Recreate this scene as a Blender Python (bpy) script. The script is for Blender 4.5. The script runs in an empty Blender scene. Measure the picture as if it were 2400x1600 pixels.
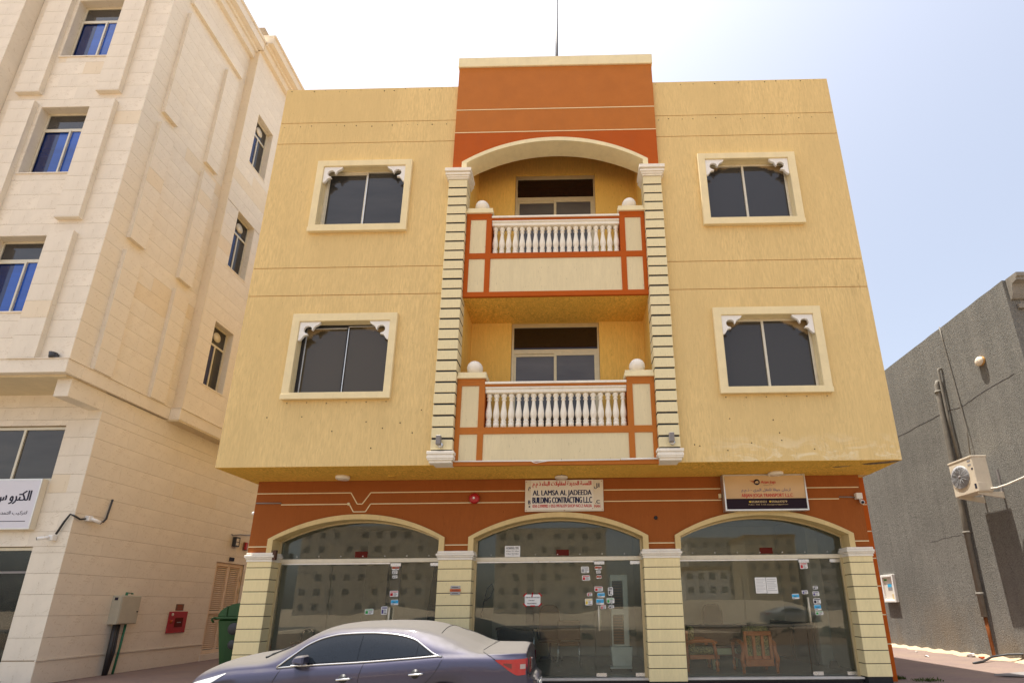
import bpy, bmesh, math, random
import numpy as np
from mathutils import Vector, Matrix, Euler
R = math.radians
random.seed(11)
SC = bpy.context.scene
COL = SC.collection

# ------------------------------------------------------------------ camera
# 17 mm wide angle, looking up about 16 degrees; the frame is cropped off centre (lens shift)
cam_d = bpy.data.cameras.new('camera')
cam = bpy.data.objects.new('camera', cam_d)
COL.objects.link(cam)
cam_d.sensor_fit = 'HORIZONTAL'
cam_d.sensor_width = 36.0
cam_d.lens = 1156.86 / 2400 * 36.0
cam_d.shift_x = -132.30 / 2400
cam_d.shift_y = 296.81 / 2400
cam_d.clip_start = 0.05
cam_d.clip_end = 3000
_yaw, _tilt, _roll = R(0.73469), R(15.63027), R(-0.47842)
_r = Vector((1, 0, 0)); _u = Vector((0, -math.sin(_tilt), math.cos(_tilt))); _w = Vector((0, math.cos(_tilt), math.sin(_tilt)))
_r, _u = _r * math.cos(_roll) + _u * math.sin(_roll), _u * math.cos(_roll) - _r * math.sin(_roll)
_m = Matrix((( _r.x, _u.x, -_w.x), (_r.y, _u.y, -_w.y), (_r.z, _u.z, -_w.z)))
_m = Matrix.Rotation(_yaw, 3, 'Z') @ _m
cam.matrix_world = Matrix.Translation((0, 0, 1.65)) @ _m.to_4x4()
SC.camera = cam

# ------------------------------------------------------------------ sky, sun, exposure
SUN_TO = Vector((-0.20, 0.012, 1.0)).normalized()
world = bpy.data.worlds.new('World')
SC.world = world
world.use_nodes = True
wn = world.node_tree.nodes; wl = world.node_tree.links
wn.clear()
w_out = wn.new('ShaderNodeOutputWorld'); w_bg = wn.new('ShaderNodeBackground'); w_sky = wn.new('ShaderNodeTexSky')
w_sky.sky_type = 'NISHITA'
w_sky.sun_disc = False
w_sky.sun_elevation = math.asin(SUN_TO.z)
w_sky.sun_rotation = math.atan2(SUN_TO.x, SUN_TO.y)
w_sky.altitude = 10
w_sky.air_density = 1.0
w_sky.dust_density = 4.0
w_sky.ozone_density = 1.0
w_bg.inputs['Strength'].default_value = 0.122
w_hsv = wn.new('ShaderNodeHueSaturation')      # desert haze: the whole sky is paler than clean air
w_hsv.inputs['Saturation'].default_value = 0.60
wl.new(w_sky.outputs[0], w_hsv.inputs['Color']); wl.new(w_hsv.outputs[0], w_bg.inputs[0]); wl.new(w_bg.outputs[0], w_out.inputs[0])
sun_d = bpy.data.lights.new('sun', 'SUN')
sun = bpy.data.objects.new('sun', sun_d)
COL.objects.link(sun)
sun_d.energy = 4.6
sun_d.angle = R(0.53)
sun_d.color = (1.0, 0.945, 0.85)
sun.location = (-8, 0, 40)
sun.rotation_euler = (-SUN_TO).to_track_quat('-Z', 'Y').to_euler()
SC.view_settings.view_transform = 'Standard'
SC.view_settings.look = 'None'
SC.view_settings.gamma = 1.0
SC.view_settings.exposure = 1.15
SC.view_settings.use_curve_mapping = False
SC.render.engine = 'CYCLES'
SC.cycles.max_bounces = 10
SC.cycles.diffuse_bounces = 6
SC.cycles.transparent_max_bounces = 16
SC.cycles.caustics_reflective = False
SC.cycles.caustics_refractive = False

# ------------------------------------------------------------------ mesh helpers
class MB:
    """collects vertices and faces (with a material slot per face)"""
    def __init__(self):
        self.v = []; self.f = []; self.m = []; self.slot = 0; self.smooth = []; self.sm = False
    def add(self, vs, fs):
        o = len(self.v)
        self.v += [tuple(p) for p in vs]
        for f in fs:
            self.f.append(tuple(i + o for i in f)); self.m.append(self.slot); self.smooth.append(self.sm)
        return self
    def box(self, x0, x1, y0, y1, z0, z1):
        return self.add([(x0, y0, z0), (x1, y0, z0), (x1, y1, z0), (x0, y1, z0), (x0, y0, z1), (x1, y0, z1), (x1, y1, z1), (x0, y1, z1)],
                        [(0, 3, 2, 1), (4, 5, 6, 7), (0, 1, 5, 4), (1, 2, 6, 5), (2, 3, 7, 6), (3, 0, 4, 7)])
    def prism(self, poly, a0, a1, axis='y'):
        """polygon given in the two other axes, extruded along axis from a0 to a1 (polygon counter-clockwise seen from -axis for y)"""
        n = len(poly)
        def P(p, a):
            if axis == 'y': return (p[0], a, p[1])
            if axis == 'x': return (a, p[0], p[1])
            return (p[0], p[1], a)
        vs = [P(p, a0) for p in poly] + [P(p, a1) for p in poly]
        fs = [tuple(range(n)), tuple(range(2 * n - 1, n - 1, -1))] + [(i, i + n, (i + 1) % n + n, (i + 1) % n) for i in range(n)]
        return self.add(vs, fs)
    def tube(self, pts, r, n=8, caps=True):
        pts = [Vector(p) for p in pts]
        rs = r if isinstance(r, (list, tuple)) else [r] * len(pts)
        rings = []; prev = None
        for i, p in enumerate(pts):
            if i == 0: d = pts[1] - p
            elif i == len(pts) - 1: d = p - pts[i - 1]
            else: d = (pts[i + 1] - p).normalized() + (p - pts[i - 1]).normalized()
            d.normalize()
            if prev is None:
                a = Vector((0, 0, 1)) if abs(d.z) < 0.9 else Vector((1, 0, 0))
                s = d.cross(a).normalized()
            else:
                s = (prev - d * prev.dot(d)).normalized()
            prev = s; t = d.cross(s)
            rings.append([p + (s * math.cos(2 * math.pi * k / n) + t * math.sin(2 * math.pi * k / n)) * rs[i] for k in range(n)])
        vs = [v for g in rings for v in g]; fs = []
        for i in range(len(pts) - 1):
            for k in range(n):
                fs.append((i * n + k, i * n + (k + 1) % n, (i + 1) * n + (k + 1) % n, (i + 1) * n + k))
        if caps:
            fs.append(tuple(range(n - 1, -1, -1))); fs.append(tuple((len(pts) - 1) * n + k for k in range(n)))
        s0 = self.sm; self.sm = True
        self.add(vs, fs); self.sm = s0
        return self
    def lathe(self, prof, c=(0, 0, 0), n=16, axis='z'):
        """profile of (r, h) pairs turned round the axis through c"""
        vs = []; fs = []
        for r_, h in prof:
            for k in range(n):
                a = 2 * math.pi * k / n
                p = (r_ * math.cos(a), r_ * math.sin(a), h)
                if axis == 'y': p = (p[0], p[2], -p[1])
                elif axis == 'x': p = (p[2], p[0], p[1])
                vs.append((p[0] + c[0], p[1] + c[1], p[2] + c[2]))
        m = len(prof)
        for i in range(m - 1):
            for k in range(n):
                fs.append((i * n + k, i * n + (k + 1) % n, (i + 1) * n + (k + 1) % n, (i + 1) * n + k))
        fs.append(tuple(range(n - 1, -1, -1))); fs.append(tuple((m - 1) * n + k for k in range(n)))
        s0 = self.sm; self.sm = True
        self.add(vs, fs); self.sm = s0
        return self
    def holes(self, x0, x1, z0, z1, y0, y1, hs, axis='y'):
        """a slab with rectangular holes hs = [(xa, xb, za, zb)]"""
        xs = sorted({x0, x1} | {c for h in hs for c in h[:2] if x0 < c < x1})
        zs = sorted({z0, z1} | {c for h in hs for c in h[2:] if z0 < c < z1})
        solid = {}
        for i in range(len(xs) - 1):
            for j in range(len(zs) - 1):
                cx = (xs[i] + xs[i + 1]) / 2; cz = (zs[j] + zs[j + 1]) / 2
                solid[i, j] = not any(h[0] < cx < h[1] and h[2] < cz < h[3] for h in hs)
        idx = {}; vs = []
        def V(i, j, k):
            if (i, j, k) not in idx:
                idx[i, j, k] = len(vs)
                y = y1 if k else y0
                vs.append((xs[i], y, zs[j]) if axis == 'y' else (y, xs[i], zs[j]))
            return idx[i, j, k]
        fs = []
        for (i, j), s in solid.items():
            if not s: continue
            fs.append((V(i, j, 0), V(i + 1, j, 0), V(i + 1, j + 1, 0), V(i, j + 1, 0)))
            fs.append((V(i, j, 1), V(i, j + 1, 1), V(i + 1, j + 1, 1), V(i + 1, j, 1)))
            if not solid.get((i - 1, j)): fs.append((V(i, j, 0), V(i, j + 1, 0), V(i, j + 1, 1), V(i, j, 1)))
            if not solid.get((i + 1, j)): fs.append((V(i + 1, j, 0), V(i + 1, j, 1), V(i + 1, j + 1, 1), V(i + 1, j + 1, 0)))
            if not solid.get((i, j - 1)): fs.append((V(i, j, 0), V(i, j, 1), V(i + 1, j, 1), V(i + 1, j, 0)))
            if not solid.get((i, j + 1)): fs.append((V(i, j + 1, 0), V(i + 1, j + 1, 0), V(i + 1, j + 1, 1), V(i, j + 1, 1)))
        return self.add(vs, fs)
    def grid(self, P, close=False):
        """P[i][j] points -> quads"""
        n = len(P); m = len(P[0])
        vs = [p for row in P for p in row]; fs = []
        for i in range(n - 1):
            for j in range(m - 1):
                fs.append((i * m + j, (i + 1) * m + j, (i + 1) * m + j + 1, i * m + j + 1))
        return self.add(vs, fs)
    def mesh(self, name, mats, off=(0, 0, 0), bevel=0.0, fix=True):
        me = bpy.data.meshes.new(name)
        o = Vector(off)
        me.from_pydata([tuple(Vector(p) - o) for p in self.v], [], self.f)
        for m_ in (mats if isinstance(mats, (list, tuple)) else [mats]): me.materials.append(m_)
        me.polygons.foreach_set('material_index', self.m)
        me.polygons.foreach_set('use_smooth', self.smooth)
        bm = bmesh.new(); bm.from_mesh(me)
        if fix: bmesh.ops.recalc_face_normals(bm, faces=bm.faces)
        if bevel:
            bmesh.ops.bevel(bm, geom=[e for e in bm.edges if e.is_manifold and e.calc_face_angle(0) > 0.6], offset=bevel, segments=1, affect='EDGES', clamp_overlap=True)
        bm.to_mesh(me); bm.free()
        me.update()
        return me

def link(name, me, parent=None, loc=(0, 0, 0)):
    o = bpy.data.objects.new(name, me)
    COL.objects.link(o)
    o.location = loc
    if parent is not None: o.parent = parent
    return o
def thing(name, label, cat, loc=(0, 0, 0), group=None):
    o = bpy.data.objects.new(name, None)
    COL.objects.link(o)
    o.location = loc; o.empty_display_size = 0.2
    o['label'] = label; o['category'] = cat
    if group: o['group'] = group
    o['org'] = list(loc)
    return o
def org(o):
    while o.parent is not None: o = o.parent
    return Vector(o['org']) if 'org' in o else Vector((0, 0, 0))
def part(name, mb, mats, parent, bevel=0.0, label=None, fix=True):
    """a part: the MB is in world coordinates, the thing's origin is taken off"""
    o = link(name, mb.mesh(name, mats, org(parent), bevel, fix), parent)
    if label: o['label'] = label
    return o
def solo(name, mb, mats, label, cat, group=None, bevel=0.0, loc=None):
    """a thing that is a single mesh"""
    if loc is None:
        a = np.array(mb.v); loc = (a[:, 0].mean(), a[:, 1].mean(), a[:, 2].min())
    o = link(name, mb.mesh(name, mats, loc, bevel), None, loc)
    o['label'] = label; o['category'] = cat
    if group: o['group'] = group
    return o
def struct(name, mb, mats, kind='structure', bevel=0.0):
    o = link(name, mb.mesh(name, mats, (0, 0, 0), bevel)); o['kind'] = kind
    return o
def copy_tree(o, parent=None):
    c = o.copy(); COL.objects.link(c)
    if parent is not None: c.parent = parent
    for ch in list(o.children): copy_tree(ch, c)
    return c
def pchip(xs, ys):
    xs = np.array(xs, float); ys = np.array(ys, float)
    h = np.diff(xs); d = np.diff(ys) / h
    m = np.zeros(len(xs)); m[0] = d[0]; m[-1] = d[-1]
    for i in range(1, len(xs) - 1):
        if d[i - 1] * d[i] > 0:
            w1 = 2 * h[i] + h[i - 1]; w2 = h[i] + 2 * h[i - 1]
            m[i] = (w1 + w2) / (w1 / d[i - 1] + w2 / d[i])
    def f(x):
        x = min(max(x, xs[0]), xs[-1])
        i = min(int(np.searchsorted(xs, x, 'right')) - 1, len(xs) - 2); i = max(i, 0)
        t = (x - xs[i]) / h[i]
        return float((2*t**3-3*t**2+1)*ys[i] + (t**3-2*t**2+t)*h[i]*m[i] + (-2*t**3+3*t**2)*ys[i+1] + (t**3-t**2)*h[i]*m[i+1])
    return f

# ------------------------------------------------------------------ materials
class NT:
    def __init__(self, name):
        self.mat = bpy.data.materials.new(name); self.mat.use_nodes = True
        self.t = self.mat.node_tree; self.n = self.t.nodes; self.bs = self.n['Principled BSDF']
    def new(self, typ, **kw):
        nd = self.n.new('ShaderNode' + typ)
        for k, v in kw.items():
            if k.startswith('i_'): nd.inputs[int(k[2:])].default_value = v
            else: setattr(nd, k, v)
        return nd
    def lk(self, a, b): self.t.links.new(a, b); return a
    def coord(self, scale=(1, 1, 1), rot=(0, 0, 0), kind='Object'):
        tc = self.new('TexCoord'); mp = self.new('Mapping')
        mp.inputs['Scale'].default_value = scale; mp.inputs['Rotation'].default_value = rot
        self.lk(tc.outputs[kind], mp.inputs[0]); return mp.outputs[0]
    def noise(self, vec, scale, detail=3, rough=0.55, dist=0.0):
        nd = self.new('TexNoise'); nd.inputs['Scale'].default_value = scale; nd.inputs['Detail'].default_value = detail
        nd.inputs['Roughness'].default_value = rough; nd.inputs['Distortion'].default_value = dist
        self.lk(vec, nd.inputs['Vector']); return nd.outputs['Fac']
    def ramp(self, fac, a, b, ca=(0, 0, 0, 1), cb=(1, 1, 1, 1)):
        r = self.new('ValToRGB'); e = r.color_ramp.elements
        e[0].position = a; e[1].position = b; e[0].color = ca; e[1].color = cb
        self.lk(fac, r.inputs[0]); return r.outputs[0]
    def mix(self, fac, a, b, mode='MIX'):
        m = self.new('Mix', data_type='RGBA', blend_type=mode)
        for s, v in ((m.inputs[0], fac), (m.inputs[6], a), (m.inputs[7], b)):
            if hasattr(v, 'links') or isinstance(v, bpy.types.NodeSocket): self.lk(v, s)
            elif isinstance(v, (int, float)): s.default_value = v
            else: s.default_value = (*v[:3], 1)
        return m.outputs[2]
    def math(self, op, a, b=0.0, clamp=False):
        m = self.new('Math', operation=op, use_clamp=clamp)
        for s, v in ((m.inputs[0], a), (m.inputs[1], b)):
            if isinstance(v, bpy.types.NodeSocket): self.lk(v, s)
            else: s.default_value = v
        return m.outputs[0]
    def bump(self, h, strength=0.3, dist=0.01, normal=None):
        b = self.new('Bump'); b.inputs['Strength'].default_value = strength; b.inputs['Distance'].default_value = dist
        self.lk(h, b.inputs['Height'])
        if normal is not None: self.lk(normal, b.inputs['Normal'])
        return b.outputs[0]
    def done(self, col=None, rough=None, normal=None, metal=None, spec=None):
        def put(k, v):
            if v is None: return
            s = self.bs.inputs[k]
            if isinstance(v, bpy.types.NodeSocket): self.lk(v, s)
            elif k == 'Base Color': s.default_value = (*v[:3], 1)
            else: s.default_value = v
        put('Base Color', col); put('Roughness', rough); put('Normal', normal); put('Metallic', metal); put('Specular IOR Level', spec)
        return self.mat

def sc_(c, k): return tuple(min(1, x * k) for x in c)
def M_streak(name, col, amt=0.22, bump=0.7, stain=None, worm=False, fine=1.0):
    """trowelled render, dragged downwards: fine vertical strokes and slow blotches"""
    t = NT(name)
    v = t.coord((31 * fine, 31 * fine, 4.6 * fine)) if not worm else t.coord((15, 9, 15))
    n1 = t.noise(v, 1.0, 4, 0.6, 0.6 if not worm else 2.2)
    n2 = t.noise(t.coord((.7, .7, .45)), 1.0, 4, 0.6)
    n3 = t.noise(t.coord((46, 46, 9)), 1.0, 2, 0.6)
    c = t.mix(t.ramp(n1, 0.36, 0.64), sc_(col, 1 - amt), sc_(col, 1 + amt * .45))
    c = t.mix(t.ramp(n2, 0.30, 0.72), sc_(col, 0.90), c)
    c = t.mix(t.ramp(n2, 0.25, 0.8, (0, 0, 0, 1), (.35, .35, .35, 1)), c, sc_(col, 1.06))
    st = t.noise(t.coord((3.6, 3.6, .28)), 1.0, 6, .68, .3)      # rain runs
    c = t.mix(t.ramp(st, .50, .78, (0, 0, 0, 1), (.5, .5, .5, 1)), c, sc_(col, .80))
    c = t.mix(t.ramp(st, .28, .44, (.35, .35, .35, 1), (0, 0, 0, 1)), c, sc_(col, 1.10))
    # rare dark nicks where the trowel caught
    c = t.mix(t.ramp(n3, 0.66, 0.74, (0, 0, 0, 1), (.6, .6, .6, 1)), c, sc_(col, 0.50))
    if stain: c = stain(t, c)
    h = t.math('ADD', n1, t.math('MULTIPLY', n3, 0.35))
    return t.done(c, 0.9, t.bump(h, bump, 0.012), spec=0.08)
def M_paint(name, col, rough=0.7, var=0.08, bump=0.08, scale=6, dirt=0.0, dirtcol=(.16, .12, .08), spec=0.1):
    t = NT(name)
    n = t.noise(t.coord((scale, scale, scale)), 1.0, 5, 0.62)
    f = t.noise(t.coord((140, 140, 140)), 1.0, 2)
    c = t.mix(t.ramp(n, 0.3, 0.7), sc_(col, 1 - var), sc_(col, 1 + var * .5))
    if dirt:
        d = t.noise(t.coord((3.2 * scale, 3.2 * scale, .55 * scale)), 1.0, 6, 0.7)
        c = t.mix(t.ramp(d, 0.52, 0.80, (0, 0, 0, 1), (dirt, dirt, dirt, 1)), c, dirtcol)
    return t.done(c, rough, t.bump(f, bump, 0.004), spec=spec)
def M_plain(name, col, rough=0.5, metal=0.0, spec=0.5, coat=0.0, emit=None):
    t = NT(name)
    n = t.noise(t.coord((9, 9, 9)), 1.0, 4, 0.6)
    c = t.mix(t.ramp(n, 0.3, 0.72), sc_(col, 0.9), sc_(col, 1.04))
    t.bs.inputs['Coat Weight'].default_value = coat
    t.bs.inputs['Coat Roughness'].default_value = 0.05
    rr = t.ramp(n, 0.2, 0.8, (rough * .85,) * 3 + (1,), (min(1, rough * 1.15),) * 3 + (1,))
    return t.done(c, rr, None, metal, spec)
def M_glass(name, tint=(.90, .93, .90), refl=1.0, film=0.0):
    """thin clear pane: what lies behind is seen through it, the street mirrors in it"""
    t = NT(name)
    t.n.remove(t.bs)
    out = [n for n in t.n if n.type == 'OUTPUT_MATERIAL'][0]
    tr = t.new('BsdfTransparent'); tr.inputs[0].default_value = (*tint, 1)
    gl = t.new('BsdfGlossy'); gl.inputs['Roughness'].default_value = 0.012
    gl.inputs[0].default_value = (refl, refl, refl, 1)
    fr = t.new('Fresnel'); fr.inputs[0].default_value = 1.44
    wav = t.noise(t.coord((1.3, 1.3, 1.3)), 1.0, 2)
    bp = t.bump(wav, 0.018, 0.02)
    t.lk(bp, gl.inputs['Normal']); 
    mx = t.new('MixShader'); t.lk(fr.outputs[0], mx.inputs[0]); t.lk(tr.outputs[0], mx.inputs[1]); t.lk(gl.outputs[0], mx.inputs[2])
    # dust haze on the pane
    df = t.new('BsdfDiffuse'); df.inputs[0].default_value = (.50, .51, .44, 1)
    dn = t.noise(t.coord((1.1, 1.1, 2.3)), 1.0, 5, 0.65)
    fac = t.ramp(dn, 0.3, 0.8, (film * .5,) * 3 + (1,), (film * 1.6,) * 3 + (1,))
    m2 = t.new('MixShader'); t.lk(fac, m2.inputs[0]); t.lk(mx.outputs[0], m2.inputs[1]); t.lk(df.outputs[0], m2.inputs[2])
    t.lk(m2.outputs[0], out.inputs[0])
    return t.mat
def M_dark_glass(name, col, head_reflection=None, rough=0.06, spec=0.5):
    """tinted, filmed window pane; worn = (z0, height, arch centre x, half width): the film has gone brown and grainy under the head"""
    t = NT(name)
    n = t.noise(t.coord((.8, .8, 3)), 1.0, 3)
    c = t.mix(t.ramp(n, .3, .7), sc_(col, .8), sc_(col, 1.25))
    return t.done(c, rough, t.bump(t.noise(t.coord((1.5, 1.5, 1.5)), 1.0, 1), .03, .02), spec=spec)

YEL = (.72, .53, .243); ORA = (.44, .146, .028); RED = (.42, .085, .008); CRE = (.78, .68, .42); WHI = (.82, .77, .67)
def _stain_facade(t, c):
    """pale salt bloom and dirt along the foot of the wall at its right end, streaks under the band"""
    g = t.new('NewGeometry'); s = t.new('SeparateXYZ'); t.lk(g.outputs['Position'], s.inputs[0])
    low = t.new('MapRange'); low.inputs[1].default_value = 4.55; low.inputs[2].default_value = 4.15; t.lk(s.outputs[2], low.inputs[0])
    rgt = t.new('MapRange'); rgt.inputs[1].default_value = 1.9; rgt.inputs[2].default_value = 3.0; t.lk(s.outputs[0], rgt.inputs[0])
    nn = t.ramp(t.noise(t.coord((1.6, 1.6, 3.4)), 1.0, 7, .72, .8), .50, .60)
    f = t.math('MULTIPLY', t.math('MULTIPLY', low.outputs[0], rgt.outputs[0]), nn)
    c = t.mix(t.math('MULTIPLY', f, .6), c, (.80, .70, .48))
    b1 = t.new('MapRange'); b1.inputs[1].default_value = 8.15; b1.inputs[2].default_value = 7.55; t.lk(s.outputs[2], b1.inputs[0])
    b2 = t.new('MapRange'); b2.inputs[1].default_value = 7.1; b2.inputs[2].default_value = 7.5; t.lk(s.outputs[2], b2.inputs[0])
    r2 = t.new('MapRange'); r2.inputs[1].default_value = 4.4; r2.inputs[2].default_value = 5.4; t.lk(s.outputs[0], r2.inputs[0])
    st = t.ramp(t.noise(t.coord((11, 11, 2.2)), 1.0, 6, .7), .54, .66)
    f2 = t.math('MULTIPLY', t.math('MULTIPLY', b1.outputs[0], b2.outputs[0]), t.math('MULTIPLY', r2.outputs[0], st))
    return t.mix(t.math('MULTIPLY', f2, .7), c, (.30, .20, .09))
mt = {}
mt['yellow'] = M_streak('yellow_render', YEL, stain=_stain_facade)
mt['yellow_in'] = M_streak('yellow_render_balcony', (.76, .48, .12), amt=.22, bump=.5)
mt['ochre'] = M_streak('ochre_soffit_render', (.80, .475, .09), amt=.60, bump=1.0, worm=True)
mt['groove'] = M_paint('groove_paint', (.52, .29, .125), var=.2)
mt['orange'] = M_paint('orange_paint', ORA, var=.07, dirt=.10, scale=3)
mt['red'] = M_paint('burnt_orange_paint', RED, var=.06, dirt=.08, scale=3)
mt['orange_shaded'] = M_streak('orange_render_shaded', (.32, .098, .026), amt=.10, bump=.3)  # the orange paint again, darkened for the shade under the overhang
mt['cream_panel'] = M_streak('cream_panel_render', (.70, .60, .38), amt=.10, bump=.3)
mt['cream_pier'] = M_streak('cream_pier_render', (.84, .71, .40), amt=.10, bump=.3)
mt['cream'] = M_streak('cream_render', CRE, amt=.10, bump=.3)
mt['cream_trim'] = M_paint('cream_trim_paint', (.78, .68, .43), var=.08, dirt=.16, scale=4)
mt['trim'] = M_paint('window_trim_paint', (.78, .66, .40), var=.07, dirt=.12, scale=4)
mt['tan'] = M_paint('arch_band_paint', (.66, .51, .25), var=.10, dirt=.20, scale=4)
mt['white'] = M_paint('white_moulding_paint', WHI, var=.07, dirt=.22, dirtcol=(.42, .28, .16), scale=5)
mt['ornament'] = M_paint('white_ornament', (.80, .78, .74), var=.05)
mt['baluster'] = M_paint('baluster_cast_stone', (.82, .77, .66), var=.08, dirt=.30, dirtcol=(.50, .35, .20), scale=7)
mt['black'] = M_plain('black_joint_paint', (.012, .011, .012), .7)
mt['alu'] = M_plain('champagne_aluminium', (.56, .46, .27), .38, .35)
mt['alu_w'] = M_plain('pale_aluminium', (.66, .60, .46), .40, .25)
mt['bright'] = M_plain('bright_aluminium', (.72, .70, .66), .30, .7)
mt['steel'] = M_plain('brushed_steel', (.62, .62, .62), .28, .9)
mt['dglass'] = M_dark_glass('dark_window_glass', (.036, .034, .032))
mt['dglass_b'] = M_dark_glass('brown_window_glass', (.055, .048, .038))
mt['dglass_t'] = M_dark_glass('transom_glass', (.018, .010, .006))
mt['bglass'] = M_dark_glass('blue_window_glass', (.012, .072, .38), spec=.5)
mt['curtain'] = M_dark_glass('dark_blue_window_glass', (.006, .016, .085), spec=.5)
mt['glass'] = M_glass('shop_glass', film=.03)
mt['glass_l'] = M_glass('shop_glass_dim', (.55, .60, .58), film=.05)
mt['marble'] = M_paint('pale_marble', (.62, .58, .52), .4, .12, .02, 7)
mt['granite'] = M_plain('black_granite', (.012, .012, .014), .25)
mt['conc'] = M_paint('concrete', (.36, .33, .29), .9, .15, .3)

# ------------------------------------------------------------------ lettering
# joined Arabic letter forms: base letter -> (first presentation form, joins onward)
_AR = {'\u0621': (0xFE80, 1), '\u0622': (0xFE81, 2), '\u0623': (0xFE83, 2), '\u0624': (0xFE85, 2), '\u0625': (0xFE87, 2), '\u0626': (0xFE89, 4),
       '\u0627': (0xFE8D, 2), '\u0628': (0xFE8F, 4), '\u0629': (0xFE93, 2), '\u062A': (0xFE95, 4), '\u062B': (0xFE99, 4), '\u062C': (0xFE9D, 4),
       '\u062D': (0xFEA1, 4), '\u062E': (0xFEA5, 4), '\u062F': (0xFEA9, 2), '\u0630': (0xFEAB, 2), '\u0631': (0xFEAD, 2), '\u0632': (0xFEAF, 2),
       '\u0633': (0xFEB1, 4), '\u0634': (0xFEB5, 4), '\u0635': (0xFEB9, 4), '\u0636': (0xFEBD, 4), '\u0637': (0xFEC1, 4), '\u0638': (0xFEC5, 4),
       '\u0639': (0xFEC9, 4), '\u063A': (0xFECD, 4), '\u0641': (0xFED1, 4), '\u0642': (0xFED5, 4), '\u0643': (0xFED9, 4), '\u0644': (0xFEDD, 4),
       '\u0645': (0xFEE1, 4), '\u0646': (0xFEE5, 4), '\u0647': (0xFEE9, 4), '\u0648': (0xFEED, 2), '\u0649': (0xFEEF, 2), '\u064A': (0xFEF1, 4)}
_LA = {'\u0627': 0xFEFB, '\u0623': 0xFEF7, '\u0622': 0xFEF5, '\u0625': 0xFEF9}
def arabic(s):
    out = []; i = 0; prev = False
    while i < len(s):
        ch = s[i]
        if ch not in _AR: out.append(ch); prev = False; i += 1; continue
        if ch == '\u0644' and i + 1 < len(s) and s[i + 1] in _LA:
            out.append(chr(_LA[s[i + 1]] + (1 if prev else 0))); prev = False; i += 2; continue
        base, n = _AR[ch]
        nxt = i + 1 < len(s) and s[i + 1] in _AR and _AR[s[i + 1]][1] > 1
        if n == 4:
            out.append(chr(base + ((3 if nxt else 1) if prev else (2 if nxt else 0)))); prev = nxt
        elif n == 2:
            out.append(chr(base + (1 if prev else 0))); prev = False
        else: out.append(chr(base)); prev = False
        i += 1
    return ''.join(reversed(out))
TEXTS = []
def text(body, box, y, mat, parent, bold=0.0, name='lettering', facing='-y', thick=0.003, slant=0.0, x_plane=None):
    """lettering fitted to the box (x0, x1, z0, z1) on the plane y (or on a wall facing -x / +x)"""
    TEXTS.append((body, box, y, mat, parent, bold, name, facing, thick, slant))
def flush_text():
    made = []
    for k, t in enumerate(TEXTS):
        c = bpy.data.curves.new('lettering', 'FONT')
        c.body = t[0]; c.size = 1.0; c.offset = 0.0; c.resolution_u = 4; c.shear = t[9]
        o = bpy.data.objects.new('lettering_tmp', c); COL.objects.link(o); made.append(o)
    bpy.context.view_layer.update()
    dg = bpy.context.evaluated_depsgraph_get()
    for o, (body, box, y, mat, parent, bold, name, facing, thick, sl) in zip(made, TEXTS):
        me = bpy.data.meshes.new_from_object(o.evaluated_get(dg))
        a = np.zeros(len(me.vertices) * 3); me.vertices.foreach_get('co', a); a = a.reshape(-1, 3)
        lo = a.min(0); hi = a.max(0); sp = np.maximum(hi - lo, 1e-6)
        u = box[0] + (a[:, 0] - lo[0]) / sp[0] * (box[1] - box[0]); w = box[2] + (a[:, 1] - lo[1]) / sp[1] * (box[3] - box[2])
        og = org(parent)
        if facing == '-y': q = np.stack([u, np.full(len(u), y - thick), w], 1)
        else: q = np.stack([np.full(len(u), y + (thick if facing == '+x' else -thick)), u, w], 1)
        q -= np.array(og)
        if bold:      # heavier weight: the strokes are laid three times, side by side
            d = bold * (box[3] - box[2]) / sp[1]; ax = 0 if facing == '-y' else 1; nx = 1 if facing == '-y' else 0
            fs = [tuple(p.vertices) for p in me.polygons]; n0 = len(q); V_ = []; F_ = []
            for k, e in enumerate((0, -1, 1)):
                w2 = q.copy(); w2[:, ax] += e * d; w2[:, nx] += k * 0.0004 * (1 if facing == '-y' else -1); V_ += w2.tolist(); F_ += [tuple(i + n0 * k for i in f) for f in fs]
            bpy.data.meshes.remove(me); me = bpy.data.meshes.new('lettering'); me.from_pydata(V_, [], F_); me.update()
        else:
            me.vertices.foreach_set('co', q.astype(np.float32).ravel()); me.update()
        me.materials.clear(); me.materials.append(mat)
        link(name, me, parent)
        bpy.data.objects.remove(o)

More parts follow.
